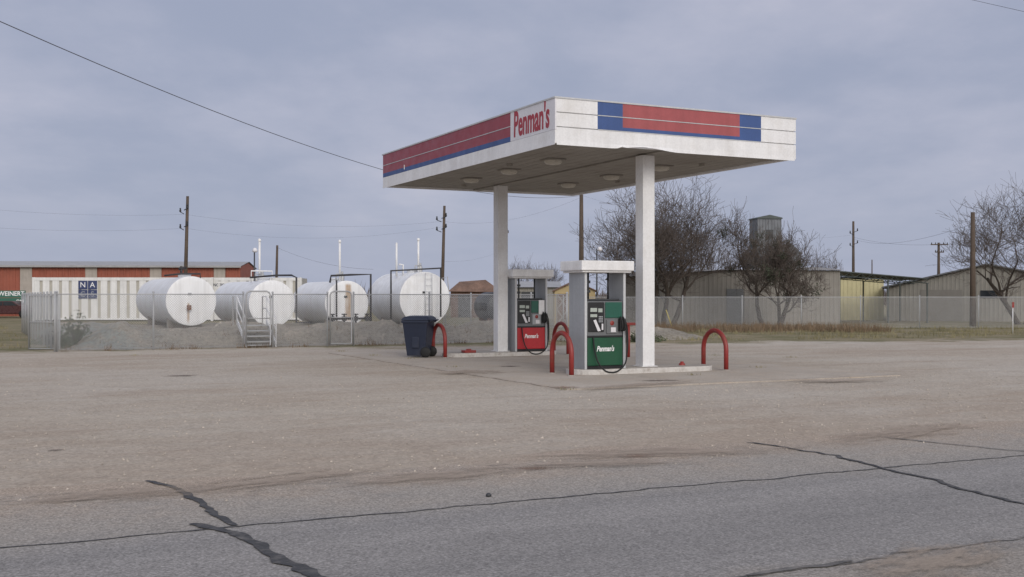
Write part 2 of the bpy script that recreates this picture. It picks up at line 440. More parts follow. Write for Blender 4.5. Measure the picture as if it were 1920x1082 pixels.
def patch(name, c, rx, ry, mat, z, rot):
    mb = MB(); mb.add([(-1.6, -1.6, 0), (1.6, -1.6, 0), (1.6, 1.6, 0), (-1.6, 1.6, 0)], [(0, 1, 2, 3)])
    o = mk(name, mb, mat, loc=W(c[0], c[1], z), rot=ANG+rot, kind='structure'); o.scale = (rx, ry, 1)
for i, (px, py, rx, ry, m_, z) in enumerate([(340, 705, .42, .34, 'stain_dark', .006), (105, 845, .12, .10, 'stain_dark', .006), (1000, 880, .24, .17, 'stain', .012),
        (1195, 856, .26, .2, 'stain', .012), (955, 689, .35, .3, 'stain_dark', .027),
        (1235, 716, .5, .25, 'stain_dark', .027), (1060, 729, .3, .3, 'stain', .027),
        (500, 905, 1.4, .4, 'sand', .015), (1250, 850, 1.7, .5, 'sand', .015), (820, 895, 1.2, .4, 'sand', .015),
        (1750, 1060, 1.0, .4, 'sand', .015), (1120, 872, 1.2, .3, 'sand', .015), (200, 930, 1.0, .35, 'sand', .015), (1700, 812, 1.8, .5, 'sand', .015),
        (1560, 716, 1.4, .6, 'sand', .028), (880, 700, .9, .9, 'sand', .028), (1200, 725, 2.0, .4, 'sand', .028)]):
    patch('dirt_patch', gnd(px, py), rx, ry, m_, z+.0003*i, .3*math.sin(i*2.1))

gs = MB()
for i in range(5200):
    v = random.uniform(-16, 16); u = random.uniform(-9.6, 15) if random.random() < .6 else random.uniform(-10.4, -2)
    if -1.1 < v < 7 and -2.4 < u < 12: continue
    r = random.uniform(.008, .022)*(1.5 if random.random() < .06 else 1)
    x, y = v, u; h = r*.7
    vs = [(x+r*random.uniform(.7, 1.2)*math.cos(q+.3), y+r*random.uniform(.7, 1.2)*math.sin(q+.3), 0.002) for q in (0, 1.57, 3.14, 4.71)]
    vs.append((x+random.uniform(-.3, .3)*r, y+random.uniform(-.3, .3)*r, h+.004))
    gs.add(vs, [(0, 1, 4), (1, 2, 4), (2, 3, 4), (3, 0, 4)])
mk('loose_gravel', gs, 'rock', loc=W(0, 0), rot=ANG, kind='stuff')
sm = MB(); sm.lathe([(.0, 0), (.022, .0), (.026, .015), (.014, .028), (0, .03)], 7)
v_, u_ = gnd(916, 932); mk('stone', sm, 'charcoal', loc=W(v_, u_, .004), label='small dark stone lying on the asphalt', category='stone')

# berm
BS = .13
bb = MB(); gv = [-8+BS*i for i in range(134)]; gu = [16.5+BS*j for j in range(60)]+[24.3+.5*j for j in range(26)]
def bh(v, u):
    n1 = noise.noise((v*.38, u*.4, 1)); n2 = noise.noise((v*1.1, u*1.1, 2)); n3 = noise.noise((v*2.6, u*2.6, 3)); n4 = noise.noise((v*6, u*6, 3))
    fr = .66*math.exp(-((u-18.6-.5*n1)/1.15)**2)*min(1, max(0, (v+7.6)/1.6))
    lf = .50*math.exp(-((v+5.9)/1.1)**2) if u > 18.6 else 0
    inn = .30*min(1, max(0, (u-18.2)/1.5))*min(1, max(0, (v+6.5)/1.2))
    e = min(1, max(0, (u-16.55)/.9))*min(1, max(0, (v+7.9)/.8))*min(1, max(0, (9.4-v)/.8))
    return (max(fr, lf, inn)*(1+.45*n1+.22*n2)+.10*n2+.07*n3+.03*n4+.02)*e-.02
nv = len(gv); bb.add([(v, u, bh(v, u)) for u in gu for v in gv],
    [(j*nv+i, j*nv+i+1, (j+1)*nv+i+1, (j+1)*nv+i) for j in range(len(gu)-1) for i in range(nv-1)], 0, True)
mk('gravel_berm', bb, 'berm', loc=W(0, 0), rot=ANG, kind='structure')
br = MB(); rr_ = random.Random(3)
for i in range(2600):
    v = rr_.uniform(-7.6, 9.2); u = rr_.uniform(16.6, 19.6); r = rr_.uniform(.015, .045)*(1.8 if rr_.random() < .05 else 1); z = bh(v, u)-.005
    vs = [(v+r*rr_.uniform(.7, 1.2)*math.cos(q), u+r*rr_.uniform(.7, 1.2)*math.sin(q), z-.02) for q in (0, 1.57, 3.14, 4.71)]+[(v, u, z+r*.8)]
    br.add(vs, [(0, 1, 4), (1, 2, 4), (2, 3, 4), (3, 0, 4)])
mk('loose_stones', br, 'rock', loc=W(0, 0), rot=ANG, kind='stuff')

# ------------------------------------------------------------------ canopy
can = thing('gas_station_canopy', W(0, 0), ANG, 'white flat fuel canopy with red and blue bands on two columns', 'gas station canopy')
H0, HF = 4.69, .90
LX, LY = 6.0, 10.0
def fz(f): return H0+HF*f
def fascia(segs, axis, mats, name):
    mb = MB()
    for a0, a1, f0, f1, m_ in segs:
        z0, z1 = fz(f0), fz(f1)
        if axis == 'front': mb.box(a0, a1, -.035, 0, z0, z1, m_)
        elif axis == 'left': mb.box(-.035, 0, a0, a1, z0, z1, m_)
        elif axis == 'right': mb.box(LX, LX+.035, a0, a1, z0, z1, m_)
        else: mb.box(a0, a1, LY, LY+.035, z0, z1, m_)
    return mk(name, mb, mats, can)
g = .012
def planks(a0, a1, m_): return [(a0, a1, 0.0, .36-g, m_), (a0, a1, .36+g, .68-g, m_), (a0, a1, .68+g, .985, m_)]
def bands(a0, a1, red, blue, all_blue=False):
    if all_blue: return [(a0, a1, .36+g, .68-g, blue), (a0, a1, .68+g, .985, blue)]
    return [(a0, a1, .36+g, .45, blue), (a0, a1, .45, .68-g, red), (a0, a1, .68+g, .985, red)]
fr = planks(0, .94, 0)+[(.94, 5.07, 0, .36-g, 0)]+bands(.94, 1.536, 1, 2, True)+bands(1.536, 4.49, 1, 2)+bands(4.49, 5.07, 1, 2, True)+planks(5.07, LX, 0)
fascia(fr, 'front', ['white', 'red_r', 'blue'], 'fascia')
lf = [(-.035, 1.96, .30, .985, 3), (-.035, 1.96, 0, .30-.006, 0), (1.96, LY, 0, .30-.006, 0), (1.96, LY, .30, .42, 2), (1.96, LY, .42, .66-g, 1), (1.96, LY, .66+g, .985, 1)]
fascia(lf, 'left', ['white', 'red_l', 'blue', 'sign_white'], 'fascia')
fascia(planks(-.035, LY, 0), 'right', ['white'], 'fascia'); fascia(planks(0, LX, 0), 'back', ['white'], 'fascia')
for f in (.36, .68):
    mb = MB(); mb.box(.94, 5.07, -.041, -.001, fz(f)-.008, fz(f)+.008); mk('trim_line', mb, 'gray_edge', can)
mb = MB(); mb.box(-.041, -.001, 1.96, LY, fz(.66)-.008, fz(.66)+.008); mk('trim_line', mb, 'gray_edge', can)
mb = MB()
mb.box(.002, LX-.002, .002, .05, H0+.01, H0+HF, 0); mb.box(.002, .05, .052, LY-.052, H0+.01, H0+HF, 0)
mb.box(LX-.05, LX-.002, .052, LY-.052, H0+.01, H0+HF, 0); mb.box(.002, LX-.002, LY-.05, LY-.002, H0+.01, H0+HF, 0)
mb.box(.052, LX-.052, .052, LY-.052, H0+.45, H0+.5, 0)
mk('roof_frame', mb, 'white', can)
mb = MB(); T = fz(1)
mb.box(-.05, LX+.05, -.05, .02, T-.012, T+.02); mb.box(-.05, LX+.05, LY-.02, LY+.05, T-.012, T+.02)
mb.box(-.05, .02, .021, LY-.021, T-.012, T+.02); mb.box(LX-.02, LX+.05, .021, LY-.021, T-.012, T+.02)
mk('cap_trim', mb, 'gray_edge', can)
mb = MB(); vs = []; fs = []; n = 120
for i in range(n+1):
    x = LX*i/n; d = 0; o = 0
    if 1.25 < x < 2.9:
        k_ = (x-1.25)/1.65; d = .06*math.sin(k_*math.pi)**2*(1 if k_ < .5 else .8)+.03*math.exp(-((x-1.5)/.06)**2); o = .07*math.sin(k_*math.pi)
    vs += [(x, -.037-o*.4, H0+.05), (x, -.042-o, H0-.035+d)]
    if i: a = 2*i; fs.append((a-2, a-1, a+1, a))
mb.add(vs, fs)
mb.box(-.042, -.037, -.035, LY, H0-.03, H0+.05)
mk('drip_trim', mb, 'white', can, label='white lower trim strip, bent near one corner')
mb = MB(); x = .055
while x < LX-.06:
    mb.box(x, min(x+.285, LX-.055), .055, LY-.055, H0+.055, H0+.08); x += .30
mb.box(.054, LX-.054, .054, LY-.054, H0+.082, H0+.1)
mk('ceiling_deck', mb, 'deck', can)
mb = MB(); mb.box(2.70, 2.92, .06, LY-.06, H0+.02, H0+.05); mk('beam', mb, 'deck', can)
for v, u in [(2.78, 1.05), (2.82, 8.38)]:
    mb = MB(); mb.box(v-.15, v+.15, u-.15, u+.15, .15, H0+.018); mb.box(v-.2, v+.2, u-.2, u+.2, .132, .15)
    mk('column', mb, 'white', can, bevel=.012)
first = None
for u in (2.7, 4.95, 7.2):
    for v in (1.4, 4.3):
        if first is None:
            first = bpy.data.objects.new('lamp', None); COL.objects.link(first); first.parent = can; first.location = (v, u, H0+.05)
            mb = MB(); mb.box(-.22, .22, -.22, .22, -.03, .004); mk('housing', mb, 'deck', first, bevel=.01)
            mb = MB(); mb.lathe([(.205, -.031), (.20, -.065), (.16, -.105), (.08, -.12), (0, -.122)], 24); mk('lens', mb, 'lens', first)
        else:
            n_ = dup(first, loc=(v, u, H0+.05), parent=can)
for a, b in ((.9, 3.9), (5.2, 6.1), (4.9, 1.9), (1.9, 8.8)):
    mb = MB(); mb.lathe([(.07, -.0), (.07, -.06), (0, -.062)], 12, c=(a, b, H0+.055)); mk('ceiling_fitting', mb, 'deck', can)
text('lettering', "Penman's", .74, 'text_red', can, (-.037, 1.0, fz(.64)), (0, -1, 0), (0, 0, 1), wx=.58, bold=.018, shear=.05)
mb = MB(); mb.box(-.01, .01, -.01, .01, 0, .12); mk('bracket', mb, 'sign_white', can, loc=(-.048, 8.3, fz(.36)))

# ------------------------------------------------------------------ islands
def island(v0, v1, uc, w, label):
    pts = []; r = w/2
    for i in range(13): q = -math.pi/2+math.pi*i/12; pts.append((v1-r+r*math.cos(q), r*math.sin(q)))
    for i in range(13): q = math.pi/2+math.pi*i/12; pts.append((v0+r+r*math.cos(q), r*math.sin(q)))
    mb = MB(); mb.prism(pts, .015, .13, 0, 1)
    return mk('pump_island', mb, ['curb_white', 'concrete'], loc=W(0, uc), rot=ANG, bevel=.015, label=label, category='pump island', group='raised concrete pump islands')
island(.88, 4.45, 1.05, .95, 'raised concrete pump island with chipped white painted edge')
island(1.1, 4.5, 8.38, .95, 'raised concrete pump island with chipped white painted edge')

hp = [(0, -.42, .0), (0, -.42, .45)]+[(0, -.42*math.cos(math.pi*i/14), .45+.42*math.sin(math.pi*i/14)) for i in range(1, 14)]+[(0, .42, .45), (0, .42, 0)]
hoop = thing('hoop_bollard', W(.70, 1.03, .02), ANG, 'red steel hoop bollard at the end of a pump island', 'bollard', 'red hoop bollards guarding the pumps')
mb = MB(); mb.tube(hp, .052, 12); mk('hoop', mb, 'hoop_red', hoop)
for sy in (-.42, .42):
    mb = MB(); mb.lathe([(.10, 0), (.10, .012), (.055, .016)], 12, c=(0, sy, 0)); mk('footing', mb, 'concrete', hoop)
for v, u in ((4.62, 1.03), (.98, 8.38), (4.72, 8.38)): dup(hoop, W(v, u, .02), ANG)

Y = 30.0; tp = thing('valve_post', (X(1178, Y), Y, 0.02), ANG, 'short red steel post with flat crossbar on the forecourt', 'post')
mb = MB(); mb.tube([(0, 0, 0), (0, 0, .86)], .05, 10); mk('stem', mb, 'hoop_red', tp)
mb = MB(); mb.box(-.2, .2, -.06, .06, .86, .93); mk('crossbar', mb, 'hoop_red', tp, bevel=.01)
fc = thing('fill_cap', W(1.75, 8.15, .13), ANG, 'low red metal fill box on a pump island', 'fill cap', 'red fill caps on the islands')
mb = MB(); mb.box(-.17, .17, -.12, .12, 0, .07); mk('box', mb, 'hoop_red', fc, bevel=.012)
mb = MB(); mb.lathe([(.07, .07), (.07, .10), (0, .105)], 14); mk('lid', mb, 'hoop_red', fc)
f2 = thing('fill_cap', W(3.75, 1.05, .13), ANG, 'small round red fill cap on a pump island', 'fill cap', 'red fill caps on the islands')
mb = MB(); mb.lathe([(.07, 0), (.07, .04), (.04, .045), (.04, .08), (0, .085)], 14); mk('lid', mb, 'hoop_red', f2)

# ------------------------------------------------------------------ pumps
def pump(v, u, base, label, far=False):
    r = thing('fuel_pump', W(v, u, .13), ANG, label, 'gas pump', 'fuel pumps under the canopy')
    for s in (-1, 1):
        mb = MB(); a, b = sorted((s*.445, s*.50)); mb.box(a, b, -.33, .33, 0, 2.02)
        mb.box(*sorted((s*.444, s*.501)), -.345, -.332, .0, 2.02, 1)
        mk('side_panel', mb, ['gray_panel', 'gray_edge'], r, bevel=.006)
    mb = MB(); mb.box(-.64, .64, -.47, .47, 2.06, 2.27); mb.box(-.60, .60, -.43, .43, 2.02, 2.059); mk('topper', mb, 'white', r, bevel=.03)
    mb = MB(); mb.box(-.443, .443, -.29, .29, .0, 1.43); mb.box(-.40, .40, -.24, .24, 1.43, 1.47); mk('cabinet', mb, 'charcoal', r, bevel=.01)
    for s in (-1, 1):
        mb = MB(); mb.box(-.43, .43, *sorted((s*.292, s*.335)), .07, .66); mk('lower_door', mb, base, r, bevel=.012)
        mb = MB(); mb.box(-.43, .43, *sorted((s*.292, s*.325)), .69, 1.42); mk('upper_panel', mb, 'gray_mid', r, bevel=.012)
    mb = MB(); mb.box(-.435, .435, -.31, .31, .0, .06); mk('kick_plate', mb, 'black', r)
    mb = MB(); mb.box(-.43, .43, -.345, -.326, .665, .70); mk('trim_strip', mb, 'black', r)
    mb = MB(); mb.box(-.41, -.03, -.35, -.326, .78, 1.40); dsp = mk('display', mb, 'black', r, bevel=.012)
    for a_, b_, c_, d_ in ((-.37, -.21, 1.20, 1.28), (-.37, -.21, 1.09, 1.15), (-.18, -.08, 1.19, 1.27)):
        mb = MB(); mb.box(a_, b_, -.357, -.351, c_, d_); mk('screen', mb, 'lcd', dsp)
    mb = MB()
    for i in range(3):
        for j in range(4): mb.box(-.17+i*.035, -.145+i*.035, -.36, -.351, .98+j*.035, 1.003+j*.035)
    mk('keypad', mb, 'gray_panel', dsp)
    mb = MB(); mb.add([(-.30, -.358, 1.02), (-.24, -.358, 1.04), (-.12, -.358, .80), (-.19, -.358, .79)], [(0, 1, 2, 3)]); mk('sticker', mb, 'sign_white', dsp)
    mb = MB(); mb.add([(-.1, -.358, .95), (-.06, -.358, .95), (-.06, -.358, .82), (-.1, -.358, .82)], [(0, 1, 2, 3)]); mk('sticker', mb, 'sign_white', dsp)
    mb = MB(); mb.box(.0, .41, -.345, -.326, 1.07, 1.40); mk('advert_panel', mb, 'teal', r, bevel=.01)
    mb = MB(); mb.box(.03, .30, -.349, -.326, .74, 1.03); mk('octane_panel', mb, 'gray_panel' if far else 'gray_mid', r, bevel=.01)
    mb = MB(); mb.lathe([(0, -.356), (.045, -.355), (.05, -.35)], 16, axis='y', c=(.16, 0, .96)); mk('badge', mb, 'hoop_red', r)
    mb = MB(); mb.box(.13, .25, -.356, -.35, .77, .87); mk('notice', mb, 'sign_white', r)
    if far:
        mb = MB(); mb.box(.22, .40, -.37, -.346, 1.02, 1.42); mk('notice', mb, 'white', r, bevel=.01)
    for i, xx in enumerate((.345, .41)):
        nz = bpy.data.objects.new('nozzle', None); COL.objects.link(nz); nz.parent = r; nz.location = (xx, -.36, .92)
        mb = MB(); mb.box(-.024, .024, -.06, .03, -.13, .14); mk('boot', mb, 'black', nz, bevel=.01)
        mb = MB(); mb.tube(smooth_pts([(0, -.07, -.12), (0, -.10, .0), (0, -.08, .1), (0, -.02, .17)]), .018, 8); mk('handle', mb, 'rubber', nz)
    mb = MB(); mb.tube(smooth_pts([(.43, -.37, 1.02), (.475, -.40, .80), (.475, -.43, .40), (.42, -.46, .12), (.25, -.48, -.03), (.08, -.48, -.07), (-.10, -.48, -.02), (-.24, -.44, .16), (-.29, -.39, .42), (-.30, -.35, .67)], 8), .017, 8)
    mk('hose', mb, 'rubber', r)
    mb = MB(); mb.tube(smooth_pts([(.47, -.36, 1.05), (.52, -.38, .8), (.53, -.36, .35), (.50, -.2, .08), (.51, .1, .3), (.51, .2, .9)], 8), .015, 8); mk('hose', mb, 'rubber', r)
    for xx in (-.30, -.22, .27):
        mb = MB(); mb.tube([(xx, 0, 1.46), (xx, 0, 2.03)], .022, 8)
        if xx == -.30: mb.box(-.34, -.18, -.03, .03, 1.60, 1.66); mb.box(-.34, -.18, -.03, .03, 1.8, 1.86)
        mk('hose_mast', mb, 'charcoal', r)
    text('lettering', "Penman's", .155, 'text_white', r, (.0, -.338, .42), (1, 0, 0), (0, 0, 1), wx=.72, shear=.3, bold=.004, ext=.002)
    return r
pump(1.57, 1.05, 'green', 'gray fuel pump with green lower door and white topper')
pump(3.60, 8.38, 'pump_red', 'gray fuel pump with red lower door and white topper', True)

# ------------------------------------------------------------------ trash bin
Y = 30.2; bx = X(786, Y)
tb = thing('trash_bin', (bx, Y-.15, .024), math.radians(-12), 'dark blue wheeled trash cart standing on the concrete pad', 'trash bin')
mb = MB(); mb.taper((-.25, .25, -.27, .27), (-.35, .35, -.38, .38), .04, .98)
mb.taper((-.375, .375, -.40, .40), (-.375, .375, -.40, .40), .92, .985)
mb.box(-.10, .10, -.335, -.30, .25, .55)
mk('body', mb, 'bin_blue', tb, bevel=.02)
mb = MB(); mb.taper((-.39, .40, -.41, .41), (-.34, .37, -.34, .36), .99, 1.07); mb.taper((-.34, .37, -.34, .36), (-.2, .3, -.2, .25), 1.07, 1.11); mk('lid', mb, 'bin_blue', tb, bevel=.02)
mb = MB(); mb.tube([(.36, -.3, .95), (.46, -.3, 1.0), (.46, .3, 1.0), (.36, .3, .95)], .018, 8); mk('handle', mb, 'bin_blue', tb)
for s in (-1, 1):
    mb = MB(); mb.lathe([(0, -.035), (.11, -.035), (.14, -.02), (.14, .02), (.11, .035), (0, .035)], 20, axis='y', c=(.28, s*.30, .14)); mk('wheel', mb, 'rubber', tb)

# ------------------------------------------------------------------ fences
def fence(name, L, loc, rot, label, sp=3.0, h=1.72, gates=(), group='chain link fence runs'):
    r = thing(name, loc, rot, label, 'fence', group)
    mb = MB(); x0 = 0.0; segs = []
    for a, b in sorted(gates): segs.append((x0, a)); x0 = b
    segs.append((x0, L))
    rail = MB()
    for a, b in segs:
        if b-a < .1: continue
        mb.add([(a, 0, .03), (b, 0, .03), (b, 0, h), (a, 0, h)], [(0, 1, 2, 3)])
        rail.tube([(a, .03, h), (b, .03, h)], .018, 6); rail.tube([(a, .03, .08), (b, .03, .08)], .006, 4)
    mk('wire_mesh', mb, 'chain', r); mk('top_rail', rail, 'galv', r)
    xs_ = set()
    for a, b in segs:
        n = max(1, round((b-a)/sp))
        for i in range(n+1): xs_.add(round(a+(b-a)*i/n, 3))
    p0 = None
    for x in sorted(xs_):
        if p0 is None:
            pm = MB(); pm.tube([(0, 0, 0), (0, 0, h+.06)], .03, 8); pm.lathe([(.038, h+.05), (.028, h+.09), (0, h+.10)], 8)
            p0 = mk('fence_post', pm, 'galv', r, loc=(x, .06, 0))
        else:
            dup(p0, loc=(x, .06, 0), parent=r)
    for a, b in gates:
        gt = bpy.data.objects.new('gate', None); COL.objects.link(gt); gt.parent = r; gt.location = (a+.08, .02, 0)
        w = b-a-.16; hh = h+.10
        fm = MB(); c_ = .12
        fm.tube([(0, 0, .08), (0, 0, hh-c_), (.04, 0, hh-.04), (c_, 0, hh), (w-c_, 0, hh), (w-.04, 0, hh-.04), (w, 0, hh-c_), (w, 0, .08), (0, 0, .08)], .026, 8)
        fm.tube([(0, 0, .95), (w, 0, .95)], .02, 6); mk('gate_frame', fm, 'galv', gt)
        wm = MB(); wm.add([(0, .03, .08), (w, .03, .08), (w, .03, hh-.03), (0, .03, hh-.03)], [(0, 1, 2, 3)]); mk('gate_mesh', wm, 'chain', gt)
    return r
UF = 16.35
def vfence(px):
    t = (px-960)/F; y0 = CY+UF*VX; x0 = CX-UF*VY
    return (t*y0-x0)/(VX-t*VY)
V0 = -8.0
fence('chain_link_fence', 17.4, W(V0, UF), ANG, 'galvanised chain link fence with two gates before the fuel tanks', 2.9,
      gates=[(vfence(457)-V0, vfence(512)-V0), (vfence(615)-V0, vfence(664)-V0)])
fence('chain_link_fence', 20, W(V0, UF), ANG+math.pi/2, 'galvanised chain link fence along the side of the tank yard', 1.6)
fence('chain_link_fence', 20, W(V0+17.4, UF), ANG+math.pi/2, 'galvanised chain link fence along the side of the tank yard', 2.9)
fence('chain_link_fence', 46, (-3.5, 57, 0), 0.02, 'long chain link fence in dry grass before metal sheds', 3.0, h=1.62)
# stacked gate panels leaning in the corner of the yard fence
gp = thing('gate_panel', (X(84, 34.6)-.02, 34.6, 0), math.radians(4), 'pale galvanised mesh gate panel standing at the fence corner', 'gate')
w_ = X(112, 34.6)-X(56, 34.6)
fm = MB()
fm.tube([(-w_/2, 0, .03), (-w_/2, 0, 1.68), (w_/2, 0, 1.68), (w_/2, 0, .03), (-w_/2, 0, .03)], .028, 8); fm.tube([(-w_/2, 0, .85), (w_/2, 0, .85)], .02, 6)
mk('gate_frame', fm, 'galv', gp)
for yy in (.02, .05, .09):
    wm = MB(); wm.add([(-w_/2, yy, .05), (w_/2, yy, .05), (w_/2, yy, 1.66), (-w_/2, yy, 1.66)], [(0, 1, 2, 3)]); o = mk('gate_mesh', wm, 'chain', gp)
    o.location = (.02*yy*10, 0, .013*yy*30)

# ------------------------------------------------------------------ tanks
def tank(v, u, D, L, top, label, mat, vent, extra):
    zc = top-D/2; R = D/2
    r = thing('storage_tank', W(v, u, .25), ANG, label, 'fuel tank', 'white fuel storage tanks behind the fence'); zc -= .25
    mb = MB(); mb.lathe([(R, 0), (R, L*.33), (R, L*.66), (R, L)], 64, axis='y', c=(0, 0, zc))
    e = [(R, .0), (R*.95, -.018), (R*.8, -.035), (R*.45, -.05), (0, -.055)]
    mb.lathe(e, 64, axis='y', c=(0, 0, zc)); mb.lathe([(a, L-b) for a, b in e], 64, axis='y', c=(0, 0, zc)); mk('shell', mb, mat, r)
    for y in (L*.18, L*.8):
        mb = MB(); mb.box(-R*.7, R*.7, y-.12, y+.12, -.1, zc-R*.72); mk('saddle', mb, 'concrete', r)
    mb = MB(); t0 = zc+R
    mb.lathe([(.27, -.06), (.27, .09), (.30, .09), (.30, .12), (0, .14)], 18, c=(0, 1.5, t0)); mk('manhole_cover', mb, 'white_tank', r)
    if vent:
        mb = MB(); vy, vh = vent; mb.tube([(.0, vy, t0-.05), (.0, vy, t0+vh)], .05, 8); mb.lathe([(.065, vh-.02), (.07, vh+.02), (.06, vh+.08), (0, vh+.10)], 10, c=(0, vy, t0)); mk('vent_pipe', mb, 'white', r)
        mb = MB(); mb.lathe([(.11, -.04), (.11, .25), (.06, .32), (.06, .42), (0, .44)], 12, c=(.18, vy+.25, t0)); mb.tube([(-.2, vy-.1, t0-.02), (-.2, vy-.1, t0+.3), (.1, vy-.1, t0+.3)], .03, 8)
        mk('valve', mb, 'galv', r)
    for nm, pts, rad, mt in extra:
        mb = MB(); mb.tube([(a, b, c) for a, b, c in pts], rad, 8); mk(nm, mb, mt, r)
    return r, zc, R
rust1 = tank_rust('tank_rust_small', -.12, .07, 1.15, .45)
rust3 = tank_rust('tank_rust_streak', .05, .20, 1.95, .45)
T1, z1, R1 = tank(-2.2, 26.9, 2.0, 8.5, 2.47, 'white horizontal steel fuel tank with a rusty outlet', rust1, None,
    [('pipe', [(-.9, 1.0, 2.26), (-.2, 1.0, 2.34), (.55, 1.0, 2.34), (.55, 1.0, 2.1)], .035, 'pipe_black'),
     ('pipe', [(-.15, 1.4, 2.2), (-.15, 1.4, 2.66)], .05, 'pipe_black'), ('pipe', [(-.25, 1.4, 2.55), (.05, 1.4, 2.6)], .06, 'pipe_black')])
mb = MB(); mb.tube([(-.12, -.06, .95), (-.12, -.2, .95)], .06, 10); mb.box(-.2, -.04, -.28, -.16, .85, 1.05); mk('outlet_valve', mb, 'rust', T1)
T2, z2, R2 = tank(1.11, 26.9, 1.95, 7.5, 2.33, 'white horizontal steel fuel tank beside the yard steps', 'white_tank', (2.2, 1.75),
    [('pipe', [(-.75, .8, 2.2), (.35, .8, 2.3), (.85, .1, 2.3), (.98, -.2, 2.2), (.98, -.2, .3), (1.65, -.2, .3)], .04, 'pipe_black'),
     ('pipe', [(-.5, 1.6, 2.0), (-.5, 1.6, 2.5), (.4, 1.6, 2.5), (.4, 1.6, 2.05)], .03, 'white')])
T3, z3, R3 = tank(4.36, 26.9, 1.95, 5.3, 2.33, 'white horizontal steel fuel tank with a rust streak on its end', rust3, (1.0, 1.72),
    [('pipe', [(-.6, .5, 2.0), (-.55, .5, 2.3), (.2, .1, 2.34), (.98, -.3, 2.36), (.98, -.3, .3)], .045, 'pipe_black'),
     ('pipe', [(-.55, -.3, 2.1), (-.55, -.3, .35)], .035, 'pipe_black')])
T4, z4, R4 = tank(7.98, 26.9, 2.4, 4.2, 2.75, 'large white horizontal steel fuel tank with a ladder on its end', 'white_tank', (.8, 1.45),
    [('pipe', [(-1.75, -.4, .1), (-1.75, -.4, 2.52), (.55, -.5, 2.66), (.55, -.5, .5)], .045, 'pipe_black'),
     ('vent_pipe', [(-.75, 1.6, 2.3), (-.75, 1.6, 3.85)], .05, 'white'), ('vent_pipe', [(-.75, 1.3, 2.85), (-.55, 1.3, 2.85), (-.55, 1.3, 2.3)], .04, 'white'),
     ('pipe', [(.9, .4, 2.2), (1.22, .3, 2.3), (1.25, .2, 1.4)], .02, 'galv')])
mb = MB()
for x in (-.05, .27): mb.tube([(x, -.18, .35), (x, -.18, 2.45)], .016, 6)
for i in range(7): mb.tube([(-.05, -.18, .5+i*.28), (.27, -.18, .5+i*.28)], .011, 5)
mk('ladder', mb, 'gray_edge', T4)
for tk, zc in ((T2, z2), (T3, z3), (T4, z4), (T1, z1)):
    mb = MB(); mb.box(-.14, .0, -.08, -.06, zc+.24, zc+.33); mk('placard', mb, 'charcoal' if tk is not T1 else 'gray_panel', tk)
mf = thing('valve_manifold', W(3.9, 25.2, .28), ANG, 'black pipe manifold with four valves before a white tank', 'pipework')
mb = MB(); mb.tube([(-.9, 0, .45), (.95, 0, .45)], .045, 8); mb.tube([(-.9, 0, .22), (.95, 0, .22)], .03, 8)
for x in (-.7, -.2, .3, .8): mb.tube([(x, 0, -.05), (x, 0, .62)], .04, 8)
mk('pipes', mb, 'pipe_black', mf)
for x in (-.7, -.2, .3, .8):
    mb = MB(); mb.lathe([(0, .60), (.11, .61), (.12, .65), (0, .66)], 12, c=(x, 0, 0)); mb.box(x-.08, x+.08, -.08, .08, .36, .54); mk('valve', mb, 'pipe_black', mf)
sv = vfence(494); st = thing('yard_steps', W(sv, UF+.30), ANG, 'white steel steps with handrails leading over the gravel berm', 'steps')
for i in range(4):
    mb = MB(); mb.box(-.46, .46, .05+i*.28, .33+i*.28, .16+i*.17, .20+i*.17); mk('tread', mb, 'galv', st)
for s in (-1, 1):
    mb = MB(); mb.add([(s*.47, 0, .0), (s*.47, 1.3, .72), (s*.47, 1.3, .90), (s*.47, 0, .18), (s*.50, 0, .0), (s*.50, 1.3, .72), (s*.50, 1.3, .90), (s*.50, 0, .18)],
        [(0, 1, 2, 3), (7, 6, 5, 4), (0, 4, 5, 1), (3, 2, 6, 7), (0, 3, 7, 4), (1, 5, 6, 2)]); mk('stringer', mb, 'white', st)
    mb = MB(); mb.tube([(s*.5, .05, .1), (s*.5, .05, .95), (s*.5, 1.3, 1.65), (s*.5, 1.9, 1.65), (s*.5, 1.9, .6)], .024, 8); mb.tube([(s*.5, .05, .55), (s*.5, 1.3, 1.25), (s*.5, 1.9, 1.25)], .018, 8)
    mb.tube([(s*.5, 1.3, .7), (s*.5, 1.3, 1.65)], .02, 8)
    mk('handrail', mb, 'white', st)
bt = thing('black_tank', (X(937, 47.5), 47.5, 0), ANG, 'small black round tank on a stand behind the fence', 'tank')
mb = MB(); mb.lathe([(0, -.06), (.5, -.03), (.62, .04), (.62, 1.3), (.5, 1.37), (0, 1.4)], 28, axis='y', c=(0, 0, 1.22)); mk('shell', mb, 'charcoal', bt)
for y0 in (.15, 1.0):
    mb = MB(); mb.box(-.45, .45, y0, y0+.15, 0, .72); mk('stand', mb, 'rust', bt)

# ------------------------------------------------------------------ buildings
def ribwall(mb, x0, x1, y, z0, ztop, pitch=.3, d=.03, m=0, out=-1):
    n = max(1, int(abs(x1-x0)/pitch)); zt = ztop if callable(ztop) else (lambda x: ztop)
    prof = []
    for i in range(n):
        a = x0+(x1-x0)*i/n; w = (x1-x0)/n
        prof += [(a, 0), (a+w*.55, 0), (a+w*.65, d), (a+w*.9, d)]
    prof.append((x1, 0)); vs = []; fs = []
    for i, (x, o) in enumerate(prof):
        vs += [(x, y+out*o, z0), (x, y+out*o, zt(x))]
        if i: a = 2*i; fs.append((a-2, a, a+1, a-1))
    mb.add(vs, fs, m)

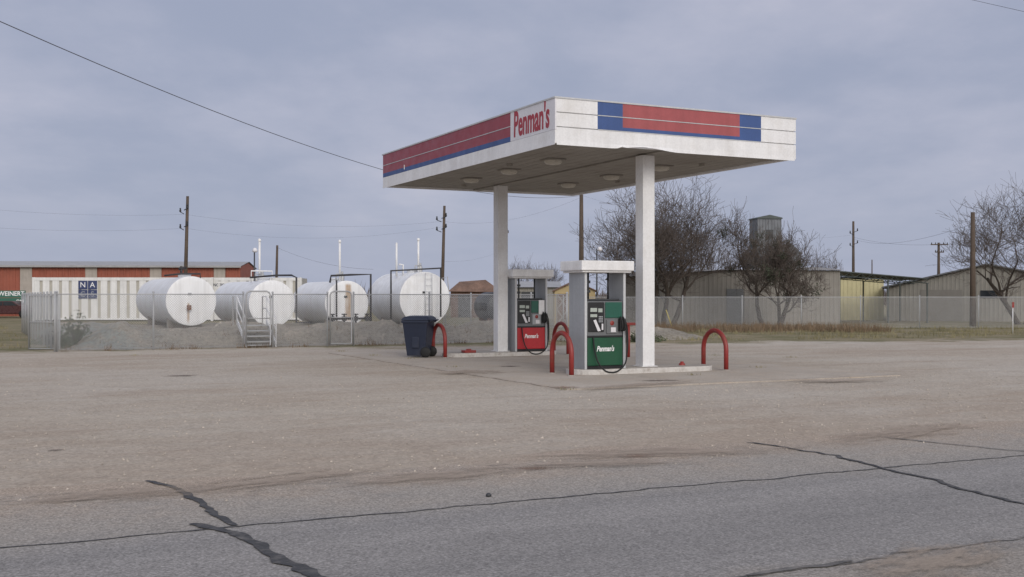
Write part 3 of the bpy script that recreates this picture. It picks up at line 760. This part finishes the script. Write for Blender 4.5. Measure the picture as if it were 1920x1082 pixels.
r = thing('warehouse', (-58, 92, 0), math.radians(5), 'long orange metal warehouse with pale pilasters and gray roof', 'warehouse')
WL = 35.0
mb = MB(); ribwall(mb, 0, WL, 0, 0, 4.25, .5, .05); mb.box(0, WL, .02, 9, 0, 4.2)
for xx in (0, WL): mb.add([(xx, 0, 4.2), (xx, 9, 4.2), (xx, 4.5, 4.66)], [(0, 1, 2)])
mk('wall', mb, 'orange', r)
for x in [1.0, 6.3, 11.6, 16.9, 22.2, 27.5, 32.8]:
    mb = MB(); mb.box(x, x+.95, -.14, -.055, 0, 4.24); mk('pilaster', mb, 'pilaster', r)
mb = MB(); mb.add([(-.4, -.45, 4.22), (WL+.1, -.45, 4.22), (WL+.1, 4.5, 4.75), (-.4, 4.5, 4.75), (-.4, 9.4, 4.22), (WL+.1, 9.4, 4.22)], [(0, 1, 2, 3), (3, 2, 5, 4)])
mb.box(-.4, WL+.1, -.5, -.44, 4.1, 4.26); mk('roof', mb, 'roof_gray', r)
sg = thing('shop_sign', (X(16, 88), 88, 0), math.radians(3), 'green sign board with white lettering in front of warehouse', 'sign')
mb = MB(); mb.box(-2.0, 1.30, 0, .06, 1.56, 2.12); mk('board', mb, 'sign_green', sg)
mb = MB(); mb.box(-2.0, 1.30, .0, .06, .95, 1.53); mk('board', mb, 'sign_green', sg)
for a in (-1.9, 1.1):
    mb = MB(); mb.box(a, a+.1, .07, .17, 0, 2.1); mk('leg', mb, 'galv', sg)
text('lettering', "WEINERT", .50, 'text_white', sg, (.22, -.012, 1.86), (1, 0, 0), (0, 0, 1), wx=.95, bold=.008)
text('lettering', "ON", .42, 'text_white', sg, (.88, -.012, 1.24), (1, 0, 0), (0, 0, 1), wx=.9, bold=.008)
def container(x, Y, L, label, logo):
    r = thing('shipping_container', (x, Y, 0), math.radians(1.5), label, 'shipping container', 'white shipping containers')
    mb = MB(); mb.box(0, L, 0, 2.44, .12, 2.9, 1); mk('body', mb, ['cont_white', 'cont_tan'], r)
    mb = MB(); n = int(L/.66)
    mb.box(-.02, L+.02, -.08, .0, 2.72, 2.93); mb.box(-.02, L+.02, -.08, .0, .08, .2)
    for i in range(n+1):
        a = .02+(L-.42)*i/n; mb.box(a, a+.44, -.06, -.002, .2, 2.72)
    mk('side_rib', mb, 'cont_white', r)
    for x in (-.03, L-.12):
        mb = MB(); mb.box(x, x+.15, -.09, .05, .0, 2.94); mk('corner_post', mb, 'cont_white', r)
    if logo:
        for j, s in enumerate(("NA", "CS")):
            for i, ch in enumerate(s):
                cx, cz = 3.35+i*.64, 2.42-j*.62
                mb = MB(); mb.box(cx-.30, cx+.30, -.10, -.085, cz-.29, cz+.29); mk('logo_square', mb, 'navy', r)
                text('lettering', ch, .50, 'text_white' if j == 0 else 'gray_panel', r, (cx, -.103, cz), (1, 0, 0), (0, 0, 1), bold=0)
    else:
        mb = MB(); mb.box(.05, 1.95, -.085, -.065, 2.15, 2.68); mk('number_panel', mb, 'cont_white', r)
        text('lettering', "NC 783 287 (889)", .27, 'text_dark', r, (1.0, -.09, 2.42), (1, 0, 0), (0, 0, 1), wx=.85, bold=.006)
    return r
container(X(62, 75), 75, 12.0, 'long white ribbed shipping container with blue logo squares', True)
container(X(396, 75.5), 75.6, 6.06, 'short white ribbed shipping container with dark serial number', False)
cr = thing('parked_car', (-38.8, 86, 0), math.radians(4), 'dark red car parked in front of the warehouse', 'car')
mb = MB(); pr = [(-2.2, .3), (-2.22, .75), (-2.0, .88), (-1.35, .95), (-.85, 1.30), (.55, 1.32), (1.15, .98), (2.05, .86), (2.25, .62), (2.22, .3)]
mb.yprism(pr, -.86, .86); mk('body', mb, 'car_red', cr, bevel=.05)
for pp in ([(-1.2, .96), (-.8, 1.24), (-.15, 1.26), (-.15, .96)], [(-.08, .96), (-.08, 1.26), (.5, 1.26), (.98, .96)]):
    mb = MB(); mb.yprism(pp, -.875, -.862); mk('window', mb, 'glass', cr)
for x in (-1.4, 1.4):
    for y in (-.85, .75):
        mb = MB(); mb.lathe([(0, -.1), (.2, -.1), (.32, -.08), (.32, .08), (0, .1)], 20, axis='y', c=(x, y+.02, .32)); mk('wheel', mb, 'rubber', cr)
for y in (-.7, .55):
    mb = MB(); mb.box(2.2, 2.25, y, y+.2, .6, .72); mk('headlight', mb, 'lcd', cr)

r = thing('old_shed', (X(845, 88), 88, 0), 0, 'weathered wooden shed with a rusty sagging roof', 'shed')
w = X(925, 88)-X(845, 88)+.5
mb = MB(); ribwall(mb, 0, w, 0, 0, 2.1, .25, .03); mb.box(0, w, .02, 4, 0, 2.05); mk('wall', mb, 'shed_brown', r)
mb = MB(); mb.add([(-.2, -.3, 2.05), (w+.2, -.3, 2.0), (w*.7, 2, 3.0), (.6, 2, 2.85), (-.2, 4.2, 2.05), (w+.2, 4.2, 2.0)], [(0, 1, 2, 3), (3, 2, 5, 4), (0, 3, 4), (1, 5, 2)]); mk('roof', mb, 'rust_roof', r)
mb = MB(); mb.box(.6, 1.6, -.06, -.035, 0, 1.8); mk('door', mb, 'charcoal', r)
r = thing('low_building', (X(952, 82), 82, 0), 0, 'low white metal building with gray roof', 'building')
w = X(1048, 82)-X(952, 82)
mb = MB(); ribwall(mb, 0, w, 0, 0, 2.35, .3, .03); mb.box(0, w, .02, 6, 0, 2.3); mk('wall', mb, 'metal_beige', r)
mb = MB(); mb.add([(-.2, -.3, 2.33), (w+.2, -.3, 2.33), (w+.2, 3, 2.8), (-.2, 3, 2.8), (-.2, 6.3, 2.33), (w+.2, 6.3, 2.33)], [(0, 1, 2, 3), (3, 2, 5, 4)]); mk('roof', mb, 'roof_gray', r)
mb = MB(); mb.box(1, 2, -.06, -.035, 0, 2.0); mk('door', mb, 'charcoal', r)
Y = 61; r = thing('garden_shed', (X(1040, Y), Y, 0), 0, 'small tan garden shed with brown crossed doors', 'shed'); w = X(1116, Y)-X(1040, Y)
mb = MB(); mb.yprism([(0, 0), (w, 0), (w, 1.95), (w*.5, 2.42), (0, 1.95)], 0, 2.6); mk('wall', mb, 'shed_tan', r)
mb = MB()
mb.add([(-.12, -.12, 1.90), (w*.5, -.12, 2.47), (w*.5, 2.75, 2.47), (-.12, 2.75, 1.90), (-.12, -.12, 1.96), (w*.5, -.12, 2.53), (w*.5, 2.75, 2.53), (-.12, 2.75, 1.96)], [(0, 1, 2, 3), (4, 7, 6, 5), (0, 4, 5, 1)])
mb.add([(w+.12, -.12, 1.90), (w*.5, -.12, 2.47), (w*.5, 2.75, 2.47), (w+.12, 2.75, 1.90), (w+.12, -.12, 1.96), (w*.5, -.12, 2.53), (w*.5, 2.75, 2.53), (w+.12, 2.75, 1.96)], [(0, 3, 2, 1), (4, 5, 6, 7), (0, 1, 5, 4)]); mk('roof', mb, 'shed_brown', r)
for x0 in (.08, .82):
    mb = MB(); mb.box(x0, x0+.68, -.03, -.002, .1, 1.8); mk('door', mb, 'shed_brown', r)
    mb = MB(); a, b = x0, x0+.68
    for z0, z1_ in ((.1, .95), (.95, 1.8)):
        mb.add([(a, -.036, z0), (a+.08, -.036, z0), (b, -.036, z1_), (b-.08, -.036, z1_)], [(0, 1, 2, 3)]); mb.add([(b, -.038, z0), (a+.08, -.038, z1_), (a, -.038, z1_), (b-.08, -.038, z0)], [(0, 1, 2, 3)])
    for e in (a, b-.06): mb.box(e, e+.06, -.05, -.04, .1, 1.8)
    mk('door_brace', mb, 'metal_beige', r)
Y = 66; x0 = X(1172, Y); x1 = X(1575, Y); L = x1-x0
r = thing('metal_building', (x0, Y, 0), 0, 'long gray tan corrugated metal building behind bare trees', 'building')
zt = lambda x: 2.80+.40*min(1, x/(L*.45))
mb = MB(); ribwall(mb, 0, L, 0, 0, zt, .26, .018); mb.box(0, L, .05, 12, 0, 2.75); mk('wall', mb, 'metal_tan', r)
mb = MB(); mb.add([(-.2, -.3, 2.81), (L*.45, -.3, 3.22), (L+.2, -.3, 3.22), (L+.2, 6, 3.55), (-.2, 6, 3.2), (L+.2, 12.3, 3.0), (-.2, 12.3, 2.8)], [(0, 1, 2, 3, 4), (4, 3, 5, 6)]); mk('roof', mb, 'metal_tan', r)
mb = MB(); mb.box(6.0, 7.0, -.06, -.03, 0, 2.1); mk('door', mb, 'gray_mid', r)
Y = 78; r = thing('annexe_building', (X(1560, Y), Y, 0), 0, 'cream yellow corrugated metal annexe under an open carport', 'building')
w = X(1657, Y)-X(1560, Y)
mb = MB(); ribwall(mb, 0, w, 0, 0, lambda x: 2.95-.1*x/w, .3, .03); mb.box(0, w, .02, 5, 0, 2.8); mk('wall', mb, 'metal_cream', r)
mb = MB(); mb.box(-.1, w+.1, -.15, 5, 2.96, 3.02); mk('roof', mb, 'roof_dark', r)
Y = 69.5; xa = X(1572, Y); xb = X(1742, Y); L = xb-xa
r = thing('carport', (xa, Y, 0), 0, 'open carport with dark trussed metal roof on thin posts', 'carport')
mb = MB()
mb.add([(0, 0, 3.20), (L, 0, 2.72), (L, 5, 2.72), (0, 5, 3.20), (0, 0, 3.26), (L, 0, 2.78), (L, 5, 2.78), (0, 5, 3.26)], [(0, 3, 2, 1), (4, 5, 6, 7), (0, 1, 5, 4), (2, 3, 7, 6), (1, 2, 6, 5), (3, 0, 4, 7)]); mk('roof', mb, 'roof_dark', r)
for y in (0.05, 2.5, 4.95):
    mb = MB(); mb.tube([(0, y, 2.95), (L, y, 2.47)], .03, 5)
    for i in range(8):
        a = L*i/8; b = L*(i+1)/8; mb.tube([(a, y, 3.2-.48*i/8), ((a+b)/2, y, 2.92-.48*(i+.5)/8), (b, y, 3.2-.48*(i+1)/8)], .02, 4)
    mk('truss', mb, 'roof_dark', r)
for x in (0.1, L*.55, L-.1):
    for y in (0.05, 4.95):
        mb = MB(); mb.box(x-.04, x+.04, y-.04, y+.04, 0, 2.95-.48*x/L); mk('post', mb, 'roof_dark', r)
Y = 76; xa = X(1662, Y); L = 13.2; ra = 6.3; ez = Z(540, Y); rz = 3.72
r = thing('gabled_building', (xa, Y, 0), math.radians(-21), 'wide gray beige metal building with low gable roof', 'building')
def gz(x): return ez+(rz-ez)*x/ra if x < ra else rz-(rz-ez)*(x-ra)/(L-ra)
mb = MB(); ribwall(mb, 0, ra, 0, 0, gz, .26, .018); ribwall(mb, ra, L, 0, 0, gz, .26, .018); mb.box(0, L, .03, 14, 0, ez-.05); mk('wall', mb, 'metal_beige', r)
mb = MB()
mb.add([(-.3, -.3, ez-.03), (ra, -.3, rz+.03), (ra, 14, rz+.03), (-.3, 14, ez-.03), (-.3, -.3, ez+.08), (ra, -.3, rz+.12), (ra, 14, rz+.12), (-.3, 14, ez+.08)], [(0, 3, 2, 1), (4, 5, 6, 7), (0, 1, 5, 4), (0, 4, 7, 3)])
mb.add([(L+.3, -.3, ez-.03), (ra, -.3, rz+.03), (ra, 14, rz+.03), (L+.3, 14, ez-.03), (L+.3, -.3, ez+.08), (ra, -.3, rz+.12), (ra, 14, rz+.12), (L+.3, 14, ez+.08)], [(0, 1, 2, 3), (4, 7, 6, 5), (0, 4, 5, 1), (0, 3, 7, 4)]); mk('roof', mb, 'gray_mid', r)
mb = MB(); mb.box(5.9, 7.3, -.05, -.025, 1.55, 2.05); mk('window', mb, 'glass', r)
mb = MB(); mb.box(2.2, 4.8, -.05, -.025, 0, 2.1); mk('door', mb, 'metal_tan', r)
Y = 92; r = thing('grain_elevator', (X(1435, Y), Y, 0), math.radians(8), 'tall gray corrugated grain elevator with small gabled top', 'grain elevator')
def ribbox(w, d, z0, z1_, x=0, y=0):
    mb = MB(); ribwall(mb, x-w, x+w, y-d, z0, z1_, .25, .03); mb.box(x-w, x+w, y-d+.02, y+d, z0, z1_); return mb
mk('tower', ribbox(1.02, .95, 0, 8.0), 'silo_gray', r)
mb = MB(); mb.yprism([(-1.1, 8.0), (1.1, 8.0), (1.05, 8.10), (0, 8.32), (-1.05, 8.10)], -1.05, 1.05); mk('roof', mb, 'roof_dark', r)
mk('bin_house', ribbox(2.1, 1.2, 0, 5.2, .9, 1.0), 'silo_gray', r)
mb = MB(); mb.yprism([(-1.3, 5.2), (3.1, 5.2), (2.2, 5.9), (-.4, 5.9)], -.25, 2.25); mk('roof', mb, 'silo_gray', r)
mb = MB(); mb.box(-.3, .3, -1.02, -.99, 6.4, 7.1); mk('window', mb, 'charcoal', r)

# ------------------------------------------------------------------ poles and wires
def pole(px, ytop, Y, rad, label, arms=(), lean=0, lamp=False, mat='wood_pole'):
    h = Z(ytop, Y); x = X(px, Y)
    r = thing('utility_pole' if not lamp else 'yard_light', (x, Y, 0), 0, label, 'utility pole' if not lamp else 'lamp post', 'wooden utility poles' if not lamp else 'yard lights')
    mb = MB(); mb.tube([(0, 0, -.1), (lean*.5, 0, h*.5), (lean, 0, h)], [rad, rad*.85, rad*.65], 10); mk('shaft', mb, mat, r)
    for f, w in arms:
        z = h*f; mb = MB(); lx = lean*f
        mb.box(lx-w, lx+w, -rad-.1, -rad, z-.06, z+.06); mk('crossarm', mb, mat, r)
        for q in (-.9, -.45, .45, .9):
            mb = MB(); mb.lathe([(.05, 0), (.07, .05), (.03, .12), (.06, .16), (0, .2)], 8, c=(lx+w*q, -rad-.05, z+.06)); mk('insulator', mb, 'charcoal', r)
    if lamp:
        mb = MB(); mb.tube([(0, 0, h-.1), (.12, -.25, h), (.15, -.45, h-.02)], .03, 6); mk('lamp_arm', mb, 'galv', r)
        mb = MB(); mb.lathe([(0, .10), (.08, .08), (.14, -.04), (.12, -.12), (0, -.15)], 14, c=(.12, -.4, h-.02)); mk('lamp_head', mb, 'sign_white', r)
    return r
def spurs(r, h, zs, s=.28):
    for i, z in enumerate(zs):
        sd = 1 if i % 2 else -1
        mb = MB(); mb.tube([(0, -.15, z), (sd*s, -.2, z+.15)], .035, 6); mb.lathe([(.07, 0), (.09, .08), (.05, .25), (.08, .3), (0, .34)], 8, c=(sd*s, -.2, z+.15)); mk('insulator', mb, 'charcoal', r)
p = pole(346, 368, 90, .17, 'tall wooden utility pole with side insulators', lean=.25); spurs(p, 9.7, (7.0, 7.25, 8.3, 8.6))
p = pole(828, 386, 98, .17, 'tall wooden utility pole with side insulators', lean=.25); spurs(p, 9.6, (7.3, 7.55, 8.2, 8.5), .4)
pole(1090, 365, 80, .21, 'thick wooden utility pole rising behind the canopy')
p = pole(1600, 415, 138, .2, 'distant wooden utility pole with insulators'); spurs(p, 10.9, (7.8, 8.1, 9.3, 9.6), .45)
pole(1760, 455, 128, .2, 'distant wooden utility pole with crossarm', arms=[(.97, 1.0), (.86, .5)])
pole(1824, 398, 61, .17, 'brown wooden utility pole behind the fence', arms=())
pole(517, 460, 110, .16, 'distant plain wooden utility pole', lean=.15)
pole(945, 425, 118, .15, 'distant wooden utility pole with crossarm', arms=[(.93, .5)])
pole(1635, 487, 120, .08, 'distant thin wooden utility pole', arms=())
pole(477, 468, 58, .05, 'thin dark yard light post by the tanks', lamp=True, mat='charcoal')
pole(1119, 466, 58, .05, 'thin dark yard light post beside the shed', lamp=True, mat='charcoal')
def wire(pts, r=.014, label='thin black overhead power line'):
    mb = MB(); mb.tube(pts, r, 5); mk('power_line', mb, 'wire', label=label, category='power line', group='overhead power lines')
pts = []
for i in range(41):
    s = 1.25*i/40; pts.append((5-16.8*s, 80-54.3*s, 8.9-6.88*s+5.97*s*s))
wire(pts, .0115, 'long sagging overhead power line crossing above the tanks')
wire([(12.05-1.6*1, 30+4, 9.7+1.8), (12.05, 30, 9.7), (12.85, 28, 8.8), (15.2, 22, 6.4)], .005, 'thin overhead service wire')
def span(a, b, sag, r=.0045, n=16):
    a = Vector(a); b = Vector(b); wire([a+(b-a)*(i/n)-Vector((0, 0, sag*4*(i/n)*(1-i/n))) for i in range(n+1)], r)
A = lambda px, py, Y: (X(px, Y), Y, Z(py, Y))
span(A(-200, 372, 84), A(347, 402, 90), .5); span(A(347, 402, 90), A(830, 415, 98), .7); span(A(347, 428, 90), A(830, 425, 98), .9); span(A(830, 415, 98), A(1090, 370, 80), .8)
span(A(-200, 410, 84), A(347, 428, 90), .5)
span(A(517, 463, 110), A(700, 505, 100), .5, .009); span(A(830, 490, 98), A(945, 468, 118), .4)
span(A(1090, 366, 80), A(1600, 440, 138), 1.5); span(A(1600, 445, 138), A(1760, 428+30, 128), .4, .01); span(A(1760, 458, 128), A(2050, 405, 110), 1.0, .01)
span(A(1600, 448, 138), A(1824, 420, 61), .8, .008)

# ------------------------------------------------------------------ trees
def grow(out, p, d, L, r, lvl, maxl, rnd, up):
    n = 4 if lvl < 2 else 3; pts = [p.copy()]; rs = [r]; q = p.copy(); dd = d.copy()
    for i in range(n):
        wob = .24 if lvl < 2 else .38
        dd = (dd+Vector((rnd.uniform(-1, 1), rnd.uniform(-1, 1), rnd.uniform(-.7, .9)))*wob+Vector((0, 0, up))).normalized()
        q = q+dd*L/n; pts.append(q.copy()); rs.append(r*(1-.5*(i+1)/n))
    out.append((lvl, pts, rs))
    if lvl >= maxl: return
    k = (5, 5, 4, 4, 4, 2)[min(lvl, 5)]
    for i in range(k):
        t = rnd.uniform(.3, 1.0) if lvl else rnd.uniform(.4, 1.0)
        j = min(n-1, int(t*n)); f = t*n-j; bp = pts[j].lerp(pts[j+1], min(1, f))
        base = (pts[j+1]-pts[j]).normalized(); side = Vector((rnd.uniform(-1, 1), rnd.uniform(-1, 1), rnd.uniform(-.4, .6))).normalized()
        nd = (base*rnd.uniform(.5, 1.0)+side*rnd.uniform(.6, 1.0)).normalized()
        grow(out, bp, nd, L*rnd.uniform(.58, .85), max(.007, rs[min(j+1, n)]*rnd.uniform(.5, .72)), lvl+1, maxl, rnd, up)
def tree(loc, h, w, seed, label, stems=3, maxl=5, leafy=0, r0=.19, name='bare_tree'):
    rnd = random.Random(seed); out = []
    for s in range(stems):
        a = 2*math.pi*s/stems+rnd.uniform(0, 1); sp = .0 if stems == 1 else .6
        grow(out, Vector((math.cos(a)*.15*stems, math.sin(a)*.15*stems, -.1)), Vector((math.cos(a)*sp, math.sin(a)*sp, 1)).normalized(), 2.4, r0*rnd.uniform(.8, 1.1), 0, maxl, rnd, .05)
    P = [q for _, pts, _ in out for q in pts]
    zm = sorted(q.z for q in P)[int(len(P)*.997)]; xs_ = sorted(q.x for q in P); xa, xb = xs_[int(len(P)*.01)], xs_[int(len(P)*.99)]
    sx = w/(xb-xa); sz = h/zm; cx = (xa+xb)/2
    def tf(q): k = min(1, max(0, q.z/(zm*.4))); return Vector(((q.x-cx*k)*(sx*k+(1-k)), q.y*(sx*k+(1-k)), q.z*sz))
    r = thing(name, loc, 0, label, 'tree', 'leafless winter trees')
    tr, cr_ = MB(), MB()
    for lvl, pts, rs in out:
        (tr if lvl < 2 else cr_).tube([tf(q) for q in pts], [max(.007, x) for x in rs], 7 if lvl == 0 else (5 if lvl < 3 else 3), caps=False)
    mk('trunk', tr, 'bark', r); mk('crown', cr_, 'twig', r)
    if leafy:
        lm = MB(); tips = [tf(pts[-1]) for lvl, pts, _ in out if lvl == 3]; rnd.shuffle(tips)
        for c in tips[:leafy]:
            R = rnd.uniform(.18, .42)
            for _ in range(110):
                o = Vector((rnd.gauss(0, 1), rnd.gauss(0, 1), rnd.gauss(0, 1)))*R*.5; e = Vector((rnd.uniform(-1, 1), rnd.uniform(-1, 1), rnd.uniform(-1, 1))).normalized()*rnd.uniform(.03, .07); f_ = e.orthogonal()*.8
                lm.add([c+o-e, c+o+f_*.6, c+o+e, c+o-f_*.6], [(0, 1, 2, 3)])
        mk('foliage', lm, 'leaf_dark', r)
    return r
tree((X(1240, 62), 62, 0), Z(338, 62), 7.8, 3, 'large leafless tree with several dark trunks behind the fence', stems=4, r0=.17)
tree((X(1448, 61), 61, 0), Z(404, 61), 5.0, 11, 'dense bare tree with dark evergreen clumps behind the fence', stems=3, leafy=28, r0=.15)
tree((X(1920, 66), 66, 0), Z(345, 66), 9.8, 5, 'wide leafless tree spreading beside a metal building', stems=2, r0=.22)
tree((X(1545, 95), 95, 0), Z(455, 95), 4.2, 8, 'small leafless tree behind the metal building', stems=2, maxl=4, r0=.12)
tree((X(1000, 100), 100, 0), Z(487, 100), 5.0, 21, 'low leafless tree behind the low building', stems=3, maxl=4, r0=.12)
tree((X(1345, 75), 75, 0), Z(430, 75), 3.6, 31, 'small leafless tree behind the metal building', stems=2, maxl=4, r0=.12)

ft = MB(); rnd = random.Random(5)
for i in range(420):
    x = rnd.uniform(-150, 170); Y = rnd.uniform(190, 240); hh = rnd.uniform(2.2, 5.0)*(1+.4*noise.noise((x*.06, 0, 0)))
    for _ in range(26):
        a = rnd.uniform(-1.3, 1.3); x1_ = x+rnd.gauss(0, .5); l = hh*rnd.uniform(.5, 1)
        tx, tz = x1_+math.sin(a)*l*.7, .3*hh*rnd.random()+math.cos(a)*l*.75+.3
        w_ = .14
        ft.add([(x1_-w_, Y, 0), (x1_+w_, Y, 0), (tx, Y+rnd.uniform(-1, 1), tz)], [(0, 1, 2)])
mk('distant_tree_line', ft, 'twig', kind='stuff')

gb = MB(); wb = MB()
def blade(mb, x, y, h, w, rnd, z=0):
    a = rnd.uniform(0, 6.28); dx, dy = math.cos(a)*w, math.sin(a)*w; lx, ly = rnd.uniform(-.4, .4)*h, rnd.uniform(-.4, .4)*h
    mb.add([(x-dx, y-dy, z), (x+dx, y+dy, z), (x+lx, y+ly, z+h)], [(0, 1, 2)])
for i in range(2600):
    if rnd.random() < .75: x = rnd.uniform(3, 30); y = rnd.uniform(38+.27*x+1.5, 60)
    else:
        y = rnd.uniform(34, 60); x = rnd.uniform(-34, -13.8-(y-33)*.5)
    if noise.noise((x*.25, y*.25, 7)) < -.15: continue
    for _ in range(7): blade(gb, x+rnd.gauss(0, .12), y+rnd.gauss(0, .12), rnd.uniform(.06, .2), .012, rnd)
for px, py in ((1425, 691), (1062, 733), (1300, 705), (770, 674), (700, 668), (1340, 668), (1480, 672), (640, 660), (250, 668), (850, 690)):   # tufts around the pad
    v, u = gnd(px, py); x, y, _z = W(v, u)
    for _ in range(26): blade(gb, x+rnd.gauss(0, .09), y+rnd.gauss(0, .06), rnd.uniform(.02, .07), .006, rnd, .02)
mk('grass_tufts', gb, 'grass', kind='stuff')
for i in range(800):
    x = rnd.uniform(6.5, 17.5); y = rnd.uniform(51, 56.5)
    if noise.noise((x*.5, y*.5, 3)) < -.1: continue
    for _ in range(9): blade(wb, x+rnd.gauss(0, .2), y+rnd.gauss(0, .2), rnd.uniform(.15, .5), .014, rnd)
for i in range(420):
    v = rnd.uniform(-7.9, 9.3); u = rnd.choice([rnd.gauss(16.4, .12), rnd.uniform(17, 20)])
    if noise.noise((v*.8, u*.8, 3)) < .0: continue
    x, y, _z = W(v, u); z = max(0, bh(v, u)-.02) if u > 16.55 else 0
    for _ in range(6): blade(wb, x+rnd.gauss(0, .07), y+rnd.gauss(0, .07), rnd.uniform(.06, .22), .010, rnd, z)
mk('dry_weeds', wb, 'weed', kind='stuff')
def bush(px, Y, rx, h, mat, label, n=1500, seed=1):
    rn = random.Random(seed); mb = MB()
    for _ in range(n):
        a = rn.uniform(0, 6.28); rr = rn.random()**.5*rx*(1+.5*math.sin(a*3+seed)); z = rn.random()*h*(1-min(1, rr/rx)**2*.7)*(1+.3*math.sin(a*2)); c = Vector((rr*math.cos(a), rr*math.sin(a), z))
        e = Vector((rn.uniform(-1, 1), rn.uniform(-1, 1), rn.uniform(-.3, 1))).normalized()*rn.uniform(.02, .05); f_ = e.orthogonal()*.45
        mb.add([c-e, c+f_, c+e, c-f_], [(0, 1, 2, 3)])
    r = thing('bush', (X(px, Y), Y, 0), 0, label, 'bush'); mk('foliage', mb, mat, r)
    tb_ = MB()
    for _ in range(14):
        a = rn.uniform(0, 6.28); tb_.tube([(0, 0, -.05), (math.cos(a)*rx*.3, math.sin(a)*rx*.3, h*.4), (math.cos(a)*rx*.7, math.sin(a)*rx*.7, h*.75)], [.015, .01, .005], 4)
    mk('stem', tb_, 'bark', r)
bush(142, 36.0, .55, 1.0, 'leaf', 'scrubby green weed bush against the chain link fence', 1300, 1)
bush(100, 38.5, .6, .4, 'leaf', 'low green weed clump outside the fence', 700, 2)
bush(1190, 40.5, .35, .35, 'leaf', 'small green weed clump at the gravel edge', 400, 4)
bush(1222, 41, .5, .3, 'leaf', 'small green weed clump at the gravel edge', 400, 6)
dm = MB(); nn = 40; vs = []
for j in range(nn+1):
    for i in range(nn+1):
        a = i/nn*2-1; b = j/nn*2-1; q = max(0, 1-a*a-b*b); vs.append((a*3.0, b*1.6, .42*q*(1+.6*noise.noise((a*3, b*3, 2)))+.05*noise.noise((a*9, b*9, 2))*q-.02))
dm.add(vs, [(j*(nn+1)+i, j*(nn+1)+i+1, (j+1)*(nn+1)+i+1, (j+1)*(nn+1)+i) for j in range(nn) for i in range(nn)], 0, True)
mk('dirt_mound', dm, 'berm', loc=(X(1205, 43), 43.5, 0), rot=ANG, kind='structure')
mp = thing('marker_post', (X(1899, 50), 50, 0), 0, 'thin white marker post with red top in the grass', 'marker post')
mb = MB(); mb.tube([(0, 0, 0), (0, 0, 1.2)], .022, 8); mk('shaft', mb, 'white', mp)
mb = MB(); mb.box(-.045, .045, -.04, -.025, 1.15, 1.4); mk('plate', mb, 'hoop_red', mp)
gy = thing('guy_wire_guard', (X(1262, 55), 55, 0), 0, 'slanted yellow guard tube on a guy wire', 'guy wire')
mb = MB(); mb.tube([(0, 0, 0), (-.35, 0, 1.0)], .025, 8); mk('guard', mb, 'yellow', gy)
mb = MB(); mb.tube([(-.35, 0, 1.0), (-1.1, 0, 3.4)], .006, 5); mk('cable', mb, 'wire', gy)

# ------------------------------------------------------------------ world, sun, camera
sd = Vector((.30, -.86, .42)).normalized()
w = bpy.data.worlds.new('World'); scene.world = w; w.use_nodes = True
nt = w.node_tree; nt.nodes.clear(); t = NT(nt)
out = t.n('ShaderNodeOutputWorld')
sky = t.n('ShaderNodeTexSky', sky_type='NISHITA'); sky.sun_disc = False
sky.sun_elevation = math.asin(sd.z); sky.sun_rotation = math.atan2(sd.x, sd.y); sky.dust_density = 2.0
b1 = t.n('ShaderNodeBackground'); t.put(b1.inputs[0], sky.outputs[0]); b1.inputs[1].default_value = .06
co = t.coord('Generated'); s = t.sep(co)
zz = t.math('ADD', t.math('MAXIMUM', s[2], 0.0), .22)
pv = t.comb(t.math('DIVIDE', s[0], zz), t.math('DIVIDE', s[1], zz), 0.0)
n1 = t.noise(t.map(pv, (1.1, .9, 1), rot=(0, 0, .35)), 1.0, 4, .5, .2)
n2 = t.noise(t.map(pv, (3.2, 2.6, 1), rot=(0, 0, -.2)), 1.0, 5, .6)
cf = t.math('ADD', t.math('MULTIPLY', n1, .68), t.math('MULTIPLY', n2, .32))
c = t.mix(t.mr(cf, .38, .62, 0, 1, True), (.355, .395, .525), (.475, .495, .615))
c = t.mix(t.mr(cf, .55, .70, 0, .8, True), c, (.60, .59, .68))
c = t.mix(t.mr(s[2], 0, .16, .7, 0, True), c, (.40, .44, .565))
dt = t.n('ShaderNodeVectorMath', operation='DOT_PRODUCT'); t.put(dt.inputs[0], co); dt.inputs[1].default_value = sd
dv = dt.outputs['Value']
c = t.mix(t.mr(dv, 0, 1, 0, .8), c, (.60, .57, .55))
c = t.scale(c, t.mr(dv, -.1, 1.0, 1.0, 2.1))
b2 = t.n('ShaderNodeBackground'); t.put(b2.inputs[0], c); b2.inputs[1].default_value = 1.0
mx = t.n('ShaderNodeMixShader'); mx.inputs[0].default_value = .92
nt.links.new(b1.outputs[0], mx.inputs[1]); nt.links.new(b2.outputs[0], mx.inputs[2]); nt.links.new(mx.outputs[0], out.inputs[0])
ld = bpy.data.lights.new('sun', 'SUN'); ld.energy = 1.25; ld.angle = math.radians(26); ld.color = (1, .95, .88)
lo = bpy.data.objects.new('sun', ld); COL.objects.link(lo); lo.rotation_euler = sd.to_track_quat('Z', 'Y').to_euler()
cam = bpy.data.cameras.new('camera'); cam.sensor_width = 36; cam.lens = 36*F/1920; cam.shift_y = 15/1920; cam.clip_end = 4000
cobj = bpy.data.objects.new('camera', cam); COL.objects.link(cobj); cobj.location = (0, 0, EYE); cobj.rotation_euler = (math.pi/2, 0, 0)
scene.camera = cobj
scene.view_settings.view_transform = 'Standard'; scene.view_settings.look = 'None'; scene.view_settings.exposure = 0
